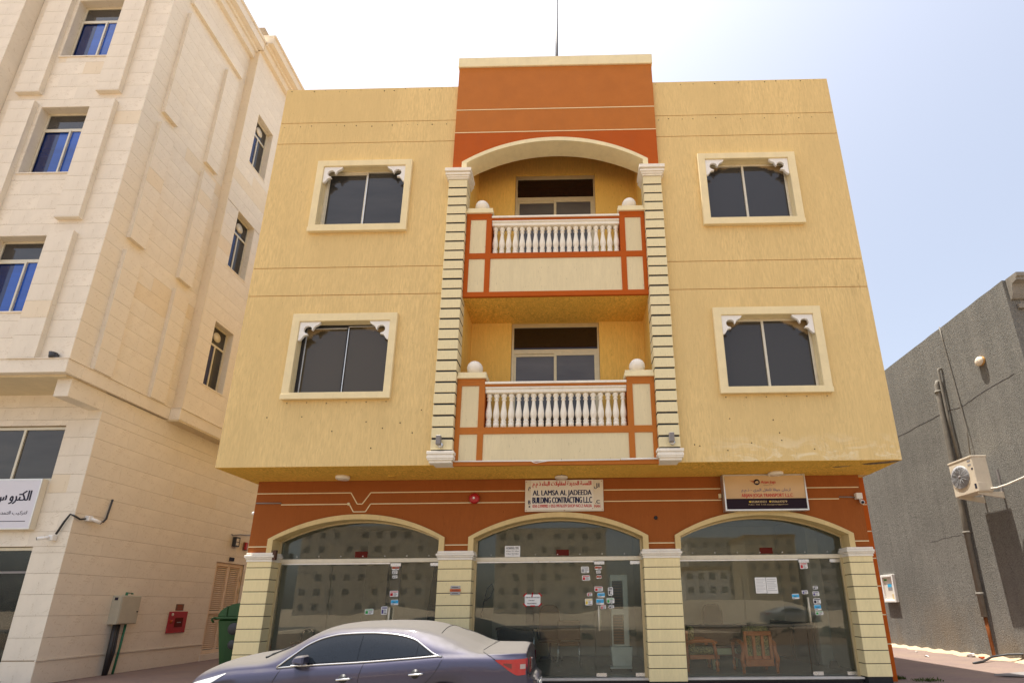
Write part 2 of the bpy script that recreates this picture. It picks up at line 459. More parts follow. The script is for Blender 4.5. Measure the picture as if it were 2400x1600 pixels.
# ------------------------------------------------------------------ the setting
def M_sand():
    t = NT('sand_ground')
    n = t.noise(t.coord((.12, .12, .12)), 1.0, 6, .6); f = t.noise(t.coord((6, 6, 6)), 1.0, 5, .65)
    c = t.mix(t.ramp(n, .3, .7), (.42, .32, .21), (.56, .44, .31))
    c = t.mix(t.ramp(f, .35, .7, (0, 0, 0, 1), (.5, .5, .5, 1)), c, (.36, .27, .18))
    return t.done(c, .95, t.bump(f, .5, .05), spec=.1)
def M_asphalt():
    t = NT('dusty_asphalt')
    n = t.noise(t.coord((.5, .5, .5)), 1.0, 6, .65); f = t.noise(t.coord((120, 120, 120)), 1.0, 2)
    c = t.mix(t.ramp(n, .35, .7), (.10, .09, .078), (.22, .19, .15))
    return t.done(c, .9, t.bump(f, .4, .01), spec=.2)
def M_pavers():
    """interlocking pink blocks, half drowned in sand"""
    t = NT('pink_pavers')
    b = t.new('TexBrick'); b.offset = .5
    t.lk(t.coord((1, 1, 1)), b.inputs['Vector'])
    b.inputs['Scale'].default_value = 1.0; b.inputs['Brick Width'].default_value = .2; b.inputs['Row Height'].default_value = .1
    b.inputs['Mortar Size'].default_value = .006; b.inputs['Mortar Smooth'].default_value = .3
    b.inputs['Color1'].default_value = (.195, .135, .12, 1); b.inputs['Color2'].default_value = (.165, .12, .107, 1); b.inputs['Mortar'].default_value = (.21, .16, .125, 1)
    n = t.noise(t.coord((.9, .9, .9)), 1.0, 6, .65); f = t.noise(t.coord((30, 30, 30)), 1.0, 4, .6)
    c = t.mix(t.ramp(n, .42, .72, (0, 0, 0, 1), (.6, .6, .6, 1)), b.outputs[0], (.23, .17, .125))
    c = t.mix(t.ramp(f, .5, .75, (0, 0, 0, 1), (.4, .4, .4, 1)), c, (.19, .145, .12))
    h = t.math('ADD', t.math('MULTIPLY', b.outputs['Fac'], -1.0), t.math('MULTIPLY', f, .4))
    return t.done(c, .92, t.bump(h, .4, .006), spec=.15)
PZ = 0.34
mb = MB()
N = 44
gx = np.concatenate([np.linspace(-1500, -120, 6), np.linspace(-100, 100, N), np.linspace(120, 1500, 6)])
gy = np.concatenate([np.linspace(-1500, -140, 6), np.linspace(-120, -3.8, 40), np.linspace(8.9, 1500, 8)])
rg = random.Random(3)
P = []
for y in gy:
    row = []
    for x in gx:
        h = -0.03
        if y < -14 and y > -118:
            h += .18 * math.sin(x * .31 + y * .23) * math.sin(y * .17) + .1 * math.sin(x * .9 + 1.3)
            for (mx, my, mh, ms) in ((11, -33, 2.0, 4.5), (19, -35, 2.6, 5), (2, -37, 1.3, 5), (30, -34, 1.7, 4), (-20, -39, 1.9, 6), (-34, -36, 1.4, 5)):
                h += mh * math.exp(-((x - mx) ** 2 + (y - my) ** 2) / ms ** 2)
        row.append((x, y, h))
    P.append(row)
mb.sm = True; mb.grid(P)
struct('ground', mb, M_sand())
struct('road', MB().box(-160, 160, -3.5, 8.89, -.15, .0), M_asphalt())
struct('second_road', MB().box(-160, 160, -27.8, -21.5, -.1, .05), M_asphalt())
mb = MB().box(-160, 160, 9.03, 60, .0, PZ); struct('pavement', mb, M_pavers())
mt['kerb'] = M_paint('kerb_concrete', (.42, .39, .34), .9, .15, .3)
kerb = None; kme = MB().box(-.49, .49, 0, .14, -.1, PZ + .006).mesh('kerb_stone', mt['kerb'], (0, 0, 0), .012)
kp = bpy.data.objects.new('kerb', None); COL.objects.link(kp); kp['kind'] = 'structure'
for i in range(-16, 17): link('kerb_stone', kme, kp, (i * 1.0, 8.89, 0))

# ------------------------------------------------------------------ the yellow building
B = thing('apartment_building', 'yellow three storey building with orange centre bay, two balconies and arched shops', 'building', (-.3, 9.2, PZ))
XL, XR, ZB, ZT, F = -6.275, 5.62, 4.03, 12.724, 8.2
CL, CR = -2.45, 1.80                       # edges of the orange centre bay
WIN = [('L', 'U'), ('R', 'U'), ('L', 'D'), ('R', 'D')]
WX = {'L': (-5.145, -3.435, -5.285, -3.305, -4.28), 'R': (2.765, 4.465, 2.62, 4.615, 3.57)}
WZ = {'U': (9.055, 10.515, 8.90, 10.66), 'D': (5.405, 6.86, 5.285, 7.02)}
bands = [(4.03, 7.455), (7.471, 8.081), (8.097, 11.188), (11.204, 11.758), (11.774, ZT)]
# backing walls (they show only in the grooves, as a reddish line)
for s, x0, x1 in (('L', XL + .012, CL), ('R', CR, XR - .012)):
    hs = [(WX[s][0], WX[s][1], WZ[k][0], WZ[k][1]) for k in 'UD']
    part('backing_wall', MB().holes(x0, x1, ZB + .01, ZT - .01, F + .012, F + .16, hs), mt['groove'], B)
    for a, b in bands:
        hs2 = [h for h in hs if a < h[2] < b]
        part('wall_panel', MB().holes(x0 - (.012 if s == 'L' else 0), x1 + (.012 if s == 'R' else 0), a, b, F, F + .0115, hs2), mt['yellow'], B)
# side walls, roof, soffit, back
part('side_wall', MB().box(XL, XL + .011, F + .012, 20, ZB, ZT), mt['yellow'], B)
part('side_wall', MB().box(XR - .011, XR, F + .012, 20, ZB, ZT), mt['yellow'], B)
part('side_wall', MB().box(XL + .012, XL + .16, F + .161, 20, ZB + .01, ZT - .01), mt['yellow'], B)
part('side_wall', MB().box(XR - .16, XR - .012, F + .161, 20, ZB + .01, ZT - .01), mt['yellow'], B)
part('rear_wall', MB().box(XL, XR, 20, 20.2, PZ, ZT), mt['yellow'], B)
part('roof_slab', MB().box(XL + .17, XR - .17, 9.2, 19.98, 11.95, 12.15), mt['conc'], B)
part('parapet_back', MB().box(XL + .17, XR - .17, F + .17, F + .32, 11.6, ZT - .02), mt['yellow'], B)
part('soffit', MB().box(XL + .003, XR - .003, F + .17, 9.197, ZB - .004, ZB + .15), mt['ochre'], B)
for x0, x1 in ((XL + .003, CL), (CR, XR - .003)):
    part('soffit', MB().box(x0, x1, F + .003, F + .169, ZB - .004, ZB + .009), mt['ochre'], B)
part('soffit_side', MB().box(XL + .003, -6.122, 9.198, 20, ZB - .004, ZB + .15), mt['ochre'], B)
part('soffit_side', MB().box(5.625 - .2, XR - .003, 9.42, 20, ZB - .004, ZB + .15), mt['ochre'], B)
# broken render at the right end of the soffit
t = NT('broken_render'); nn = t.noise(t.coord((9, 9, 9)), 1.0, 5, .7)
mt['broken'] = t.done(t.mix(t.ramp(nn, .42, .58), (.035, .028, .02), (.30, .21, .12)), .95, t.bump(nn, .8, .03))
pts = [(5.06, 8.42), (5.2, 8.36), (5.33, 8.30), (5.50, 8.225), (5.60, 8.23), (5.59, 8.33), (5.48, 8.40), (5.38, 8.43), (5.26, 8.47), (5.14, 8.47)]
part('broken_patch', MB().prism(pts, ZB - .009, ZB - .0045, 'z'), mt['broken'], B)
pts = [(4.62, 8.60), (4.78, 8.56), (4.92, 8.55), (4.86, 8.60), (4.72, 8.63)]
part('broken_patch', MB().prism(pts, ZB - .008, ZB - .0045, 'z'), mt['broken'], B)

# windows
u0 = [(0, 0), (1, 0), (1, .06), (.93, .14), (.84, .20), (.74, .26), (.69, .36), (.66, .44), (.60, .45)]
arc = [(.42 + .20 * math.cos(a), .42 + .20 * math.sin(a)) for a in np.linspace(R(-5), R(-265), 14)]
u1 = [(.44, .66), (.44, .70), (.36, .70), (.26, .74), (.20, .84), (.14, .93), (.06, 1), (0, 1)]
ORN = u0 + arc + u1
def ornament(xc, zc, sx, size):
    return MB().prism([(xc + sx * u * size, zc - v * size * 1.02) for u, v in ORN], F - .045, F + .005)
mt['film_reflection_glass'] = {}
def film_reflection_glass(cx, zt, hw, arch, col):
    """old tint film: below an arched line it is dark, above it has turned brown and grainy"""
    t = NT('window_film_reflection')
    g = t.new('NewGeometry'); s = t.new('SeparateXYZ'); t.lk(g.outputs['Position'], s.inputs[0])
    dx = t.math('DIVIDE', t.math('SUBTRACT', s.outputs[0], cx), hw)
    curve = t.math('SUBTRACT', zt - .02, t.math('MULTIPLY', t.math('MULTIPLY', dx, dx), arch))
    n = t.noise(t.coord((70, 70, 70)), 1.0, 3, .7); nl = t.noise(t.coord((3, 3, 3)), 1.0, 3, .6)
    edge = t.math('ADD', t.math('SUBTRACT', s.outputs[2], curve), t.math('MULTIPLY', t.math('SUBTRACT', nl, .5), .25))
    w = t.math('ADD', t.math('MULTIPLY', edge, 7.0), n)
    f = t.ramp(w, .62, .98)
    c = t.mix(f, col, (.27, .185, .085))  # brown: film scratches plus the surround's reflection put into the colour
    return t.done(c, t.ramp(f, 0, 1, (.06,) * 3 + (1,), (.5,) * 3 + (1,)), spec=.5)
for i, (s, k) in enumerate(WIN):
    xa, xb, oa, ob, xm = WX[s]; za, zb_, oza, ozb = WZ[k]
    where = {('L', 'U'): 'upper left', ('R', 'U'): 'upper right', ('L', 'D'): 'lower left', ('R', 'D'): 'lower right'}[s, k]
    W = part('window', MB().holes(oa, ob, oza, ozb, F - .07, F + .002, [(xa, xb, za, zb_)]), mt['trim'], B, bevel=.006)
    part('sill_lip', MB().box(oa - .004, ob + .004, F - .082, F - .071, oza - .012, oza + .09), mt['trim'], W, bevel=.004)
    old = (s == 'L')
    fm = mt['alu_w'] if not (s == 'L' and k == 'D') else mt['black']
    part('frame', MB().holes(xa + .001, xb - .001, za + .001, zb_ - .001, F + .085, F + .145, [(xa + .055, xm - .022, za + .03, zb_ - .05), (xm + .022, xb - .055, za + .03, zb_ - .05)]), fm, W, bevel=.004)
    part('sash', MB().holes(xa + .03, xm + .02, za + .012, zb_ - .03, F + .105, F + .13, [(xa + .075, xm - .018, za + .05, zb_ - .07)]) if s == 'L' else
         MB().holes(xm - .02, xb - .03, za + .012, zb_ - .03, F + .105, F + .13, [(xm + .018, xb - .07, za + .045, zb_ - .065)]), mt['alu_w'] if k == 'U' else mt['bright'], W, bevel=.003)
    if s == 'L':   # bright beading of the old sliding sashes
        part('beading', MB().holes(xm + .01, xb - .02, za + .012, zb_ - .04, F + .074, F + .084, [(xm + .024, xb - .034, za + .026, zb_ - .054)]), mt['bright'], W)
    gm = film_reflection_glass(xm, zb_, .86, .34 if k == 'U' else .42, (.036, .034, .033) if k == 'U' else (.060, .046, .026) if s == 'L' else (.044, .039, .033)) if not (s == 'L' and k == 'U') else mt['dglass']
    part('pane', MB().box(xa + .05, xm - .01, F + .118, F + .126, za + .03, zb_ - .04), gm, W)
    part('pane', MB().box(xm + .01, xb - .05, F + .098, F + .104, za + .03, zb_ - .04), gm, W)
    part('reveal', MB().holes(xa - .002, xb + .002, za - .002, zb_ + .002, F + .003, F + .30, [(xa + .0005, xb - .0005, za + .0005, zb_ - .0005)]), mt['trim'], W)
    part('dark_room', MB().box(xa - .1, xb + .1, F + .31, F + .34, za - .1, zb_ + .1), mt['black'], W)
    part('corner_ornament', ornament(xa + .002, zb_ - .002, 1, .385), mt['ornament'], W, bevel=.005)
    part('corner_ornament', ornament(xb - .002, zb_ - .002, -1, .385), mt['ornament'], W, bevel=.005)
    # small nail holes under and beside the window
nh = MB(); rn = random.Random(5)
def hole(x, z, r=.011): nh.lathe([(.001, 0), (r, .0)], (x, F - .003, z), 6, 'y')
for zz in (12.66, 11.66):
    for s, x0, x1 in (('L', XL + .1, CL - .1), ('R', CR + .1, XR - .1)):
        x = x0
        while x < x1: hole(x + rn.uniform(-.05, .05), zz + rn.uniform(-.03, .03), rn.uniform(.008, .015)); x += rn.choice((.24, .3, .5))
for s in 'LR':
    for k in range(6): hole(WX[s][2] + .1 + k * .36, 5.22 + rn.uniform(-.02, .02), .011)
    for k in range(9): hole(rn.uniform(XL + .2, CL - .2) if s == 'L' else rn.uniform(CR + .2, XR - .2), rn.uniform(4.2, 5.1), .012)
o = part('nail_holes', nh, mt['black'], B); o['kind'] = 'stuff'

# centre bay above the upper balcony: orange with a flat arch
def arch_pts(xa, xb, zs, za, n=28):
    """segmental arch from (xa, zs) over the crown za to (xb, zs)"""
    c = (xa + xb) / 2; h = (xb - xa) / 2; r_ = za - zs; rad = (h * h + r_ * r_) / (2 * r_); zc = za - rad
    a0 = math.asin(h / rad)
    return [(c + rad * math.sin(a), zc + rad * math.cos(a)) for a in np.linspace(-a0, a0, n)]
TA = F - .07
A_out = arch_pts(-2.257, 1.585, 10.525, 11.135)
outl = [(CL, 10.28), (CL, 11.316), (CR, 11.316), (CR, 10.28), (1.585, 10.28)] + A_out[::-1] + [(-2.257, 10.28)]
part('bay_wall', MB().prism(outl, TA, F + .25), mt['red'], B)
part('bay_wall', MB().box(CL, CR, TA, F + .25, 11.336, 11.94), mt['orange'], B)
part('bay_wall', MB().box(CL, CR, TA, F + .25, 11.960, 13.165), mt['orange'], B)
part('bay_line', MB().box(CL + .002, CR - .002, TA - .004, F + .24, 11.317, 11.335), mt['cream_trim'], B)
part('bay_line', MB().box(CL + .002, CR - .002, TA - .004, F + .24, 11.941, 11.959), mt['cream_trim'], B)
part('bay_coping', MB().box(CL - .02, CR + .02, TA - .03, F + .4, 13.166, 13.435), mt['cream_trim'], B, bevel=.008)
A_in = arch_pts(-2.257 + .105, 1.585 - .105, 10.505, 11.135 - .095)
band = [(-2.257, 10.282)] + A_out + [(1.585, 10.282), (1.48, 10.282)] + A_in[::-1] + [(-2.152, 10.282)]
part('arch_band', MB().prism(band, TA - .03, F + .28), mt['cream_trim'], B)
# pilasters
rnp = random.Random(4)
def pilaster(xc, hw):
    p = part('pilaster', MB().box(xc - hw + .012, xc + hw - .012, F - .112, F + .17, 4.20, 10.06), mt['black'], B)
    bk = MB().box(-hw, hw, 0, .30, 0, .182); bk.m[0] = 1
    me = bk.mesh('block', [mt['cream'], mt['black']], (0, 0, 0), .005)
    z = 10.036 - .182
    o_ = org(B)
    for i in range(27):
        link('block', me, p, (xc - o_.x + rnp.uniform(-.003, .003), F - .125 - o_.y + rnp.uniform(-.004, .004), z - o_.z + rnp.uniform(-.0025, .0025))); z -= .2146
    def cap(name, zs, flip):
        m = MB()
        st = [(.0, .035, .02), (.035, .075, .04), (.075, .12, .062), (.12, .155, .035), (.155, .235, .075)]
        if flip: st = [(.0, .045, .005), (.045, .075, .03), (.075, .13, .040), (.13, .15, .03), (.15, .205, .045)]
        for a, b, g in st: m.box(xc - hw - g, xc + hw + g, F - .125 - g, F + .20, zs + a + .0005, zs + b - .0005)
        part(name, m, mt['white'], p, bevel=.004)
    cap('capital', 10.043, False); cap('base', 4.03, True)
    return p
pilaster(-2.30, .19); pilaster(1.64, .183)

# balconies
t_ = .1345
prof = [(.001, 0), (.052, 0), (.052, .10), (.040, .115), (.050, .13), (.050, .15), (.036, .165), (.044, .19), (.056, .24), (.059, .28), (.054, .33), (.042, .41), (.033, .48), (.030, .52), (.031, .54), (.044, .548), (.044, .562), (.032, .575), (.033, .59), (.050, .612), (.053, .635), (.050, .655), (.036, .672), (.001, .672)]
BALM = MB().lathe(prof, (0, 0, 0), 14).mesh('baluster', mt['baluster'])
BX0, BX1, OX0, OX1 = -2.105, 1.453, -1.60, .955
def balcony(ob, pz0, pz1, fz0):
    """ob: foot of the opening; pz0-pz1 lower panel; fz0 underside of the front"""
    Y0 = F - .03
    rt = ob + .865           # top of the coping
    K = part('balcony', MB().holes(BX0, BX1, fz0, ob + .86, Y0, Y0 + .05,
             [(OX0, OX1, ob, ob + .785), (OX0, OX1, ob + .825, ob + .9), (-2.02, -1.705, ob + .002, ob + .80), (-2.02, -1.705, pz0, pz1), (OX0, OX1, pz0, pz1), (1.06, 1.375, ob + .002, ob + .80), (1.06, 1.375, pz0, pz1)]),
             mt['red'] if fz0 > 6 else mt['orange'], B, bevel=.003)
    for (a, b, c, d) in ((-2.02, -1.705, ob + .002, ob + .80), (-2.02, -1.705, pz0, pz1), (OX0, OX1, pz0, pz1), (1.06, 1.375, ob + .002, ob + .80), (1.06, 1.375, pz0, pz1)):
        part('panel', MB().box(a - .005, b + .005, Y0 + .014, Y0 + .049, c - .005, d + .005), mt['cream_panel'], K)
    part('post_back', MB().box(BX0, OX0, Y0 + .051, Y0 + .30, fz0 + .191, ob + .93), mt['red'], K)
    part('post_back', MB().box(OX1, BX1, Y0 + .051, Y0 + .30, fz0 + .191, ob + .93), mt['red'], K)
    for a, b in ((BX0, OX0), (OX1, BX1)):
        part('post_head', MB().box(a, b, Y0, Y0 + .0505, ob + .8605, ob + .936), mt['red'] if fz0 > 6 else mt['orange'], K)
    part('rail_back', MB().box(OX0, OX1, Y0 + .051, Y0 + .25, ob + .787, ob + .824), mt['red'], K)
    part('parapet_back', MB().box(OX0, OX1, Y0 + .051, Y0 + .22, fz0 + .191, ob - .001), mt['yellow_in'], K)
    part('coping', MB().box(OX0 + .002, OX1 - .002, Y0 - .02, Y0 + .28, ob + .826, ob + .868), mt['white'], K, bevel=.004)
    m = MB(); m.box(OX0 + .003, OX1 - .003, Y0 + .03, Y0 + .19, ob + .673, ob + .745); m.box(OX0 + .003, OX1 - .003, Y0 + .012, Y0 + .21, ob + .7455, ob + .7845)
    part('handrail', m, mt['baluster'], K, bevel=.006)
    for a in (BX0 - .01, OX1 - .035):
        m = MB(); m.box(a, a + .545, Y0 - .035, Y0 + .33, ob + .937, ob + .985); m.box(a + .012, a + .533, Y0 - .022, Y0 + .32, ob + .9855, ob + 1.06)
        part('post_cap', m, mt['cream_trim'], K, bevel=.006)
    for xb in (-1.828, 1.178):
        q = [(.147 * math.cos(a), .147 * math.sin(a) + ob + 1.203) for a in np.linspace(-math.pi / 2 + .25, math.pi / 2 - .02, 14)]
        part('ball_finial', MB().lathe([(.05, ob + 1.0605)] + q, (xb, Y0 + .14, 0), 24), mt['white'], K)
    og = org(B)
    for i in range(19):
        link('baluster', BALM, K, (OX0 + t_ * (i + .5) - og.x, Y0 + .11 - og.y, ob + .001 - og.z))
    part('floor_slab', MB().box(BX0, BX1, Y0 + .051, 9.098, fz0 + .001, fz0 + .19), mt['ochre'], K)
    return K
K1 = balcony(8.335, 7.46, 8.21, 7.355)
K2 = balcony(4.705, 4.075, 4.58, 4.0)
# loggia walls
mt['doorglass'] = M_dark_glass('curtained_door_glass', (.075, .068, .063))
for (za, zb_, da, db, dz) in ((7.546, 11.90, -1.275, .54, 11.20), (4.191, 7.68, -1.275, .54, 7.355)):
    part('loggia_wall', MB().holes(BX0 - .02, BX1 + .02, za, zb_, 9.1, 9.19, [(da, db, za, dz)]), mt['yellow_in'], B)
    for xs in (BX0 - .12, BX1 + .001):
        part('loggia_side', MB().box(xs, xs + .119, F + .176, 9.099, za, zb_), mt['yellow_in'], B)
    part('loggia_ceiling', MB().box(BX0, BX1, F + .27, 9.098, zb_ - .001, zb_ + .04), mt['ochre'], B)
    D = part('balcony_door', MB().holes(da + .002, db - .002, za, dz - .002, 9.135, 9.185, [(da + .06, db - .05, za + .05, dz - .70), (da + .05, db - .04, dz - .60, dz - .09)]), mt['alu'], B, bevel=.004)
    xm = (da + db) / 2
    part('sash', MB().holes(da + .055, xm + .03, za + .04, dz - .70, 9.150, 9.175, [(da + .10, xm - .02, za + .1, dz - .755)]), mt['alu'], D)
    part('sash', MB().holes(xm - .03, db - .045, za + .04, dz - .70, 9.128, 9.149, [(xm + .025, db - .11, za + .1, dz - .745)]), mt['alu'], D)
    part('pane', MB().box(da + .09, xm, 9.160, 9.168, za + .06, dz - .72), mt['doorglass'], D)
    part('pane', MB().box(xm, db - .06, 9.137, 9.145, za + .06, dz - .72), mt['doorglass'], D)
    part('transom_pane', MB().box(da + .045, db - .035, 9.160, 9.168, dz - .62, dz - .08), mt['dglass_t'], D)
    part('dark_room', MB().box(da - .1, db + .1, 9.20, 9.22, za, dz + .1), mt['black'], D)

# ------------------------------------------------------------------ ground floor: three arched shops
G = 9.2
SH = [(-5.745, -2.436, -5.60, -2.515), (-1.99, 1.349, -1.90, 1.25), (1.841, 5.125, 1.905, 4.975)]   # arch outer left/right, glass left/right
PIER = [(-6.075, -5.615), (-2.525, -1.905), (1.245, 1.905), (4.975, 5.405)]
ZS, ZA, ZC = 2.91, 3.36, 2.655      # spring, crown, top of pier capitals
outl = [(-6.12, 4.025), (-6.12, ZC)]
for a, b, c, d in SH:
    outl += [(a, ZC)] + arch_pts(a, b, ZS, ZA) + [(b, ZC)]
outl += [(5.41, ZC), (5.41, 4.025)]
part('shop_wall', MB().prism(outl, G, G + .2), mt['orange_shaded'], B)
# set-back corner strip at the right, in stone-like courses
for i, (a, b) in enumerate(((3.505, 4.025), (2.99, 3.485), (2.485, 2.97), (1.98, 2.465), (1.475, 1.96), (.975, 1.455), (PZ - .02, .955))):
    part('corner_course', MB().box(5.411, 5.625, 9.42, 9.6, a, b), mt['red'], B)
part('corner_core', MB().box(5.411, 5.618, 9.427, 9.6, PZ - .02, 4.02), mt['cream_trim'], B)
part('side_wall', MB().box(-6.12, -6.10, G + .201, 20, PZ - .02, 4.025), mt['orange_shaded'], B)
part('side_wall', MB().box(5.60, 5.62, 9.601, 20, PZ - .02, 4.025), mt['orange_shaded'], B)
# raised cream lines
def strips(segs, w=.017):
    m = MB()
    for (x0, z0), (x1, z1) in segs:
        d = Vector((x1 - x0, z1 - z0)); n = Vector((-d.y, d.x)).normalized() * w / 2
        m.prism([(x0 - n.x, z0 - n.y), (x1 - n.x, z1 - n.y), (x1 + n.x, z1 + n.y), (x0 + n.x, z0 + n.y)], G - .007, G + .01)
    return m
z1, z2, z3 = 3.785, 3.565, 3.415
part('cream_line', strips([((-6.115, z1), (-4.30, z1)), ((-4.30, z1), (-4.155, z2)), ((-4.155, z2), (-4.06, z2)), ((-4.06, z2), (-3.915, z1)), ((-3.915, z1), (-.955, z1))]), mt['cream_trim'], B)
part('cream_line', strips([((-5.62, z2), (-4.31, z2)), ((-4.31, z2), (-4.215, z3)), ((-4.215, z3), (-3.985, z3)), ((-3.985, z3), (-3.90, z2)), ((-3.90, z2), (-.955, z2))]), mt['cream_trim'], B)
for z_, xe in ((z1, 5.38), (z2, 4.98)):
    part('cream_line', strips([((.55, z_), (2.77, z_))]), mt['cream_trim'], B)
    part('cream_line', strips([((4.335, z_), (xe, z_))]), mt['cream_trim'], B)
for a, b in ((-6.115, -5.75), (-2.432, -1.994), (1.353, 1.837), (5.129, 5.405)):
    part('cream_line', strips([((a, 2.77), (b, 2.77))]), mt['cream_trim'], B)
for a, b, c, d in SH:
    ao = arch_pts(a, b, ZS, ZA); ai = arch_pts(a + .10, b - .10, ZS - .02, ZA - .095)
    band = [(a, ZC + .001)] + ao + [(b, ZC + .001), (b - .10, ZC + .001)] + ai[::-1] + [(a + .10, ZC + .001)]
    part('arch_band', MB().prism(band, G - .05, G + .26), mt['tan'], B)
# piers with courses of cream blocks
og = org(B)
for i, (a, b) in enumerate(PIER):
    p = part('pier', MB().box(a + .008, b - .008, G - .027, G + .30, PZ - .02, 2.5), mt['black'], B)
    me = MB().box(a, b, 0, .33, 0, .203).mesh('block', mt['cream_pier'], (0, 0, 0), .004)
    me1 = MB().box(a, b, 0, .33, 0, .155 if i in (1, 2) else .10).mesh('block', mt['cream_pier'], (0, 0, 0), .004)
    off = (0, .0, -.03, -.005)[i] if i else 0
    zt = 2.385 - (.055 if i in (1, 2) else 0)
    link('block', me1, p, (-og.x, G - .035 - og.y, zt + .006 - og.z))
    z = zt - .2085
    while z > PZ - .1:
        link('block', me, p, (-og.x, G - .035 - og.y, z - og.z)); z -= .2155
    m = MB()
    for za, zb_, g in ((2.49, 2.535, .012), (2.536, 2.565, .028), (2.566, 2.61, .045), (2.611, ZC, .022)):
        m.box(a - g, b + (g if i < 3 else min(g, .03)), G - .04 - g, G + .26, za, zb_)
    part('capital', m, mt['white'], p, bevel=.006)
    for s, xx in ((-1, a), (1, b)):       # champagne jamb channel beside the glass
        if (i == 0 and s < 0) or (i == 3 and s > 0): continue
        part('jamb', MB().box(xx - (.045 if s < 0 else .001), xx + (.001 if s < 0 else .045), G + .19, G + .27, .43, 2.49), mt['alu'], p)
# the floor plinth, sills
part('plinth', MB().box(-6.09, 5.40, G + .14, 13.6, PZ - .05, .404), mt['granite'], B)
for (a, b, c, d) in SH:
    part('sill', MB().box(c, d, G + .06, G + .45, .405, .436), mt['marble'], B, bevel=.004)
    part('step', MB().box(c, d, G + .075, G + .139, PZ - .05, .404), mt['granite'], B)
# rooms behind
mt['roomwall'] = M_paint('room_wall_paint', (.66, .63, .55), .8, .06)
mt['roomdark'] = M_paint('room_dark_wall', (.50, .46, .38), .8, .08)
mt['tile'] = M_plain('grey_floor_tile', (.30, .31, .30), .25)
FZ = .437
for i, (a, b, c, d) in enumerate(SH):
    x0 = c - (.02, .28, .28)[i]; x1 = d + (.28, .28, .42)[i]
    part('room_floor', MB().box(x0, x1, G + .46, 13.6, .405, FZ), mt['tile'], B)
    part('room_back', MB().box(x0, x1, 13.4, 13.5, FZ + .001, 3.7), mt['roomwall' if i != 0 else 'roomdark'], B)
    part('room_side', MB().box(x0 - .04, x0, G + .31, 13.4, FZ + .001, 3.7), mt['roomwall'], B)
    part('room_side', MB().box(x1, x1 + .04, G + .31, 13.4, FZ + .001, 3.7), mt['roomwall'], B)
    part('room_ceiling', MB().box(x0 - .03, x1 + .03, G + .205, 13.4, 3.7, 3.75), mt['roomwall'], B)
# glazing
GY = G + .23
white_p = M_paint('printed_paper', (.78, .77, .74), .6, .03); mt['paper'] = white_p
def flat(name, col): mt[name] = M_paint(name, col, .55, .05, 0); return mt[name]
flat('ink_blue', (.03, .20, .48)); flat('ink_cyan', (.06, .42, .72)); flat('ink_dark', (.03, .03, .05)); flat('ink_red', (.52, .03, .035)); flat('ink_grey', (.30, .30, .31)); flat('ink_navy', (.015, .02, .075)); flat('ink_rust', (.40, .07, .02)); flat('ink_green', (.05, .35, .08)); flat('ink_yellow', (.75, .55, .08)); flat('plate_red', (.10, .012, .006)); flat('print_purple', (.10, .08, .22))
def sticker(door, x0, x1, z0, z1, kind):
    rs = random.Random(int(x0 * 1000) + int(z0 * 977))
    m = MB(); y = GY - .0068
    w = x1 - x0; h = z1 - z0
    mats = [mt['paper'], mt[kind], mt['ink_dark'], mt['ink_grey']]
    c = .012
    poly = [(x0 + c, z0), (x1 - c, z0 + rs.uniform(0, .006)), (x1, z0 + c), (x1 - rs.uniform(0, .008), z1 - c), (x1 - c, z1), (x0 + c, z1 - rs.uniform(0, .006)), (x0, z1 - c), (x0 + rs.uniform(0, .006), z0 + c)]
    m.prism(poly, y, y + .0012)
    m.slot = 1
    if kind in ('ink_cyan', 'ink_rust'): m.prism([(x0 + .005, z0 + h * .3), (x1 - .005, z0 + h * .3), (x1 - .005, z1 - .012), (x0 + .005, z1 - .012)], y - .001, y - .0002)
    else: m.box(x0 + .012, x0 + w * .38, y - .001, y - .0002, z0 + h * .12, z0 + h * .62); m.box(x0 + .012, x1 - .014, y - .001, y - .0002, z1 - h * .26, z1 - h * .12)
    for k in range(4):
        m.slot = 2 + k % 2
        zz = z0 + h * (.12 + .16 * k); xa = x0 + w * (.44 if kind not in ('ink_cyan',) else .08 + .1 * k)
        m.box(xa, min(x1 - .012, xa + w * rs.uniform(.25, .5)), y - .0022, y - .0012, zz, zz + h * .07)
    part('sticker', m, mats, door)
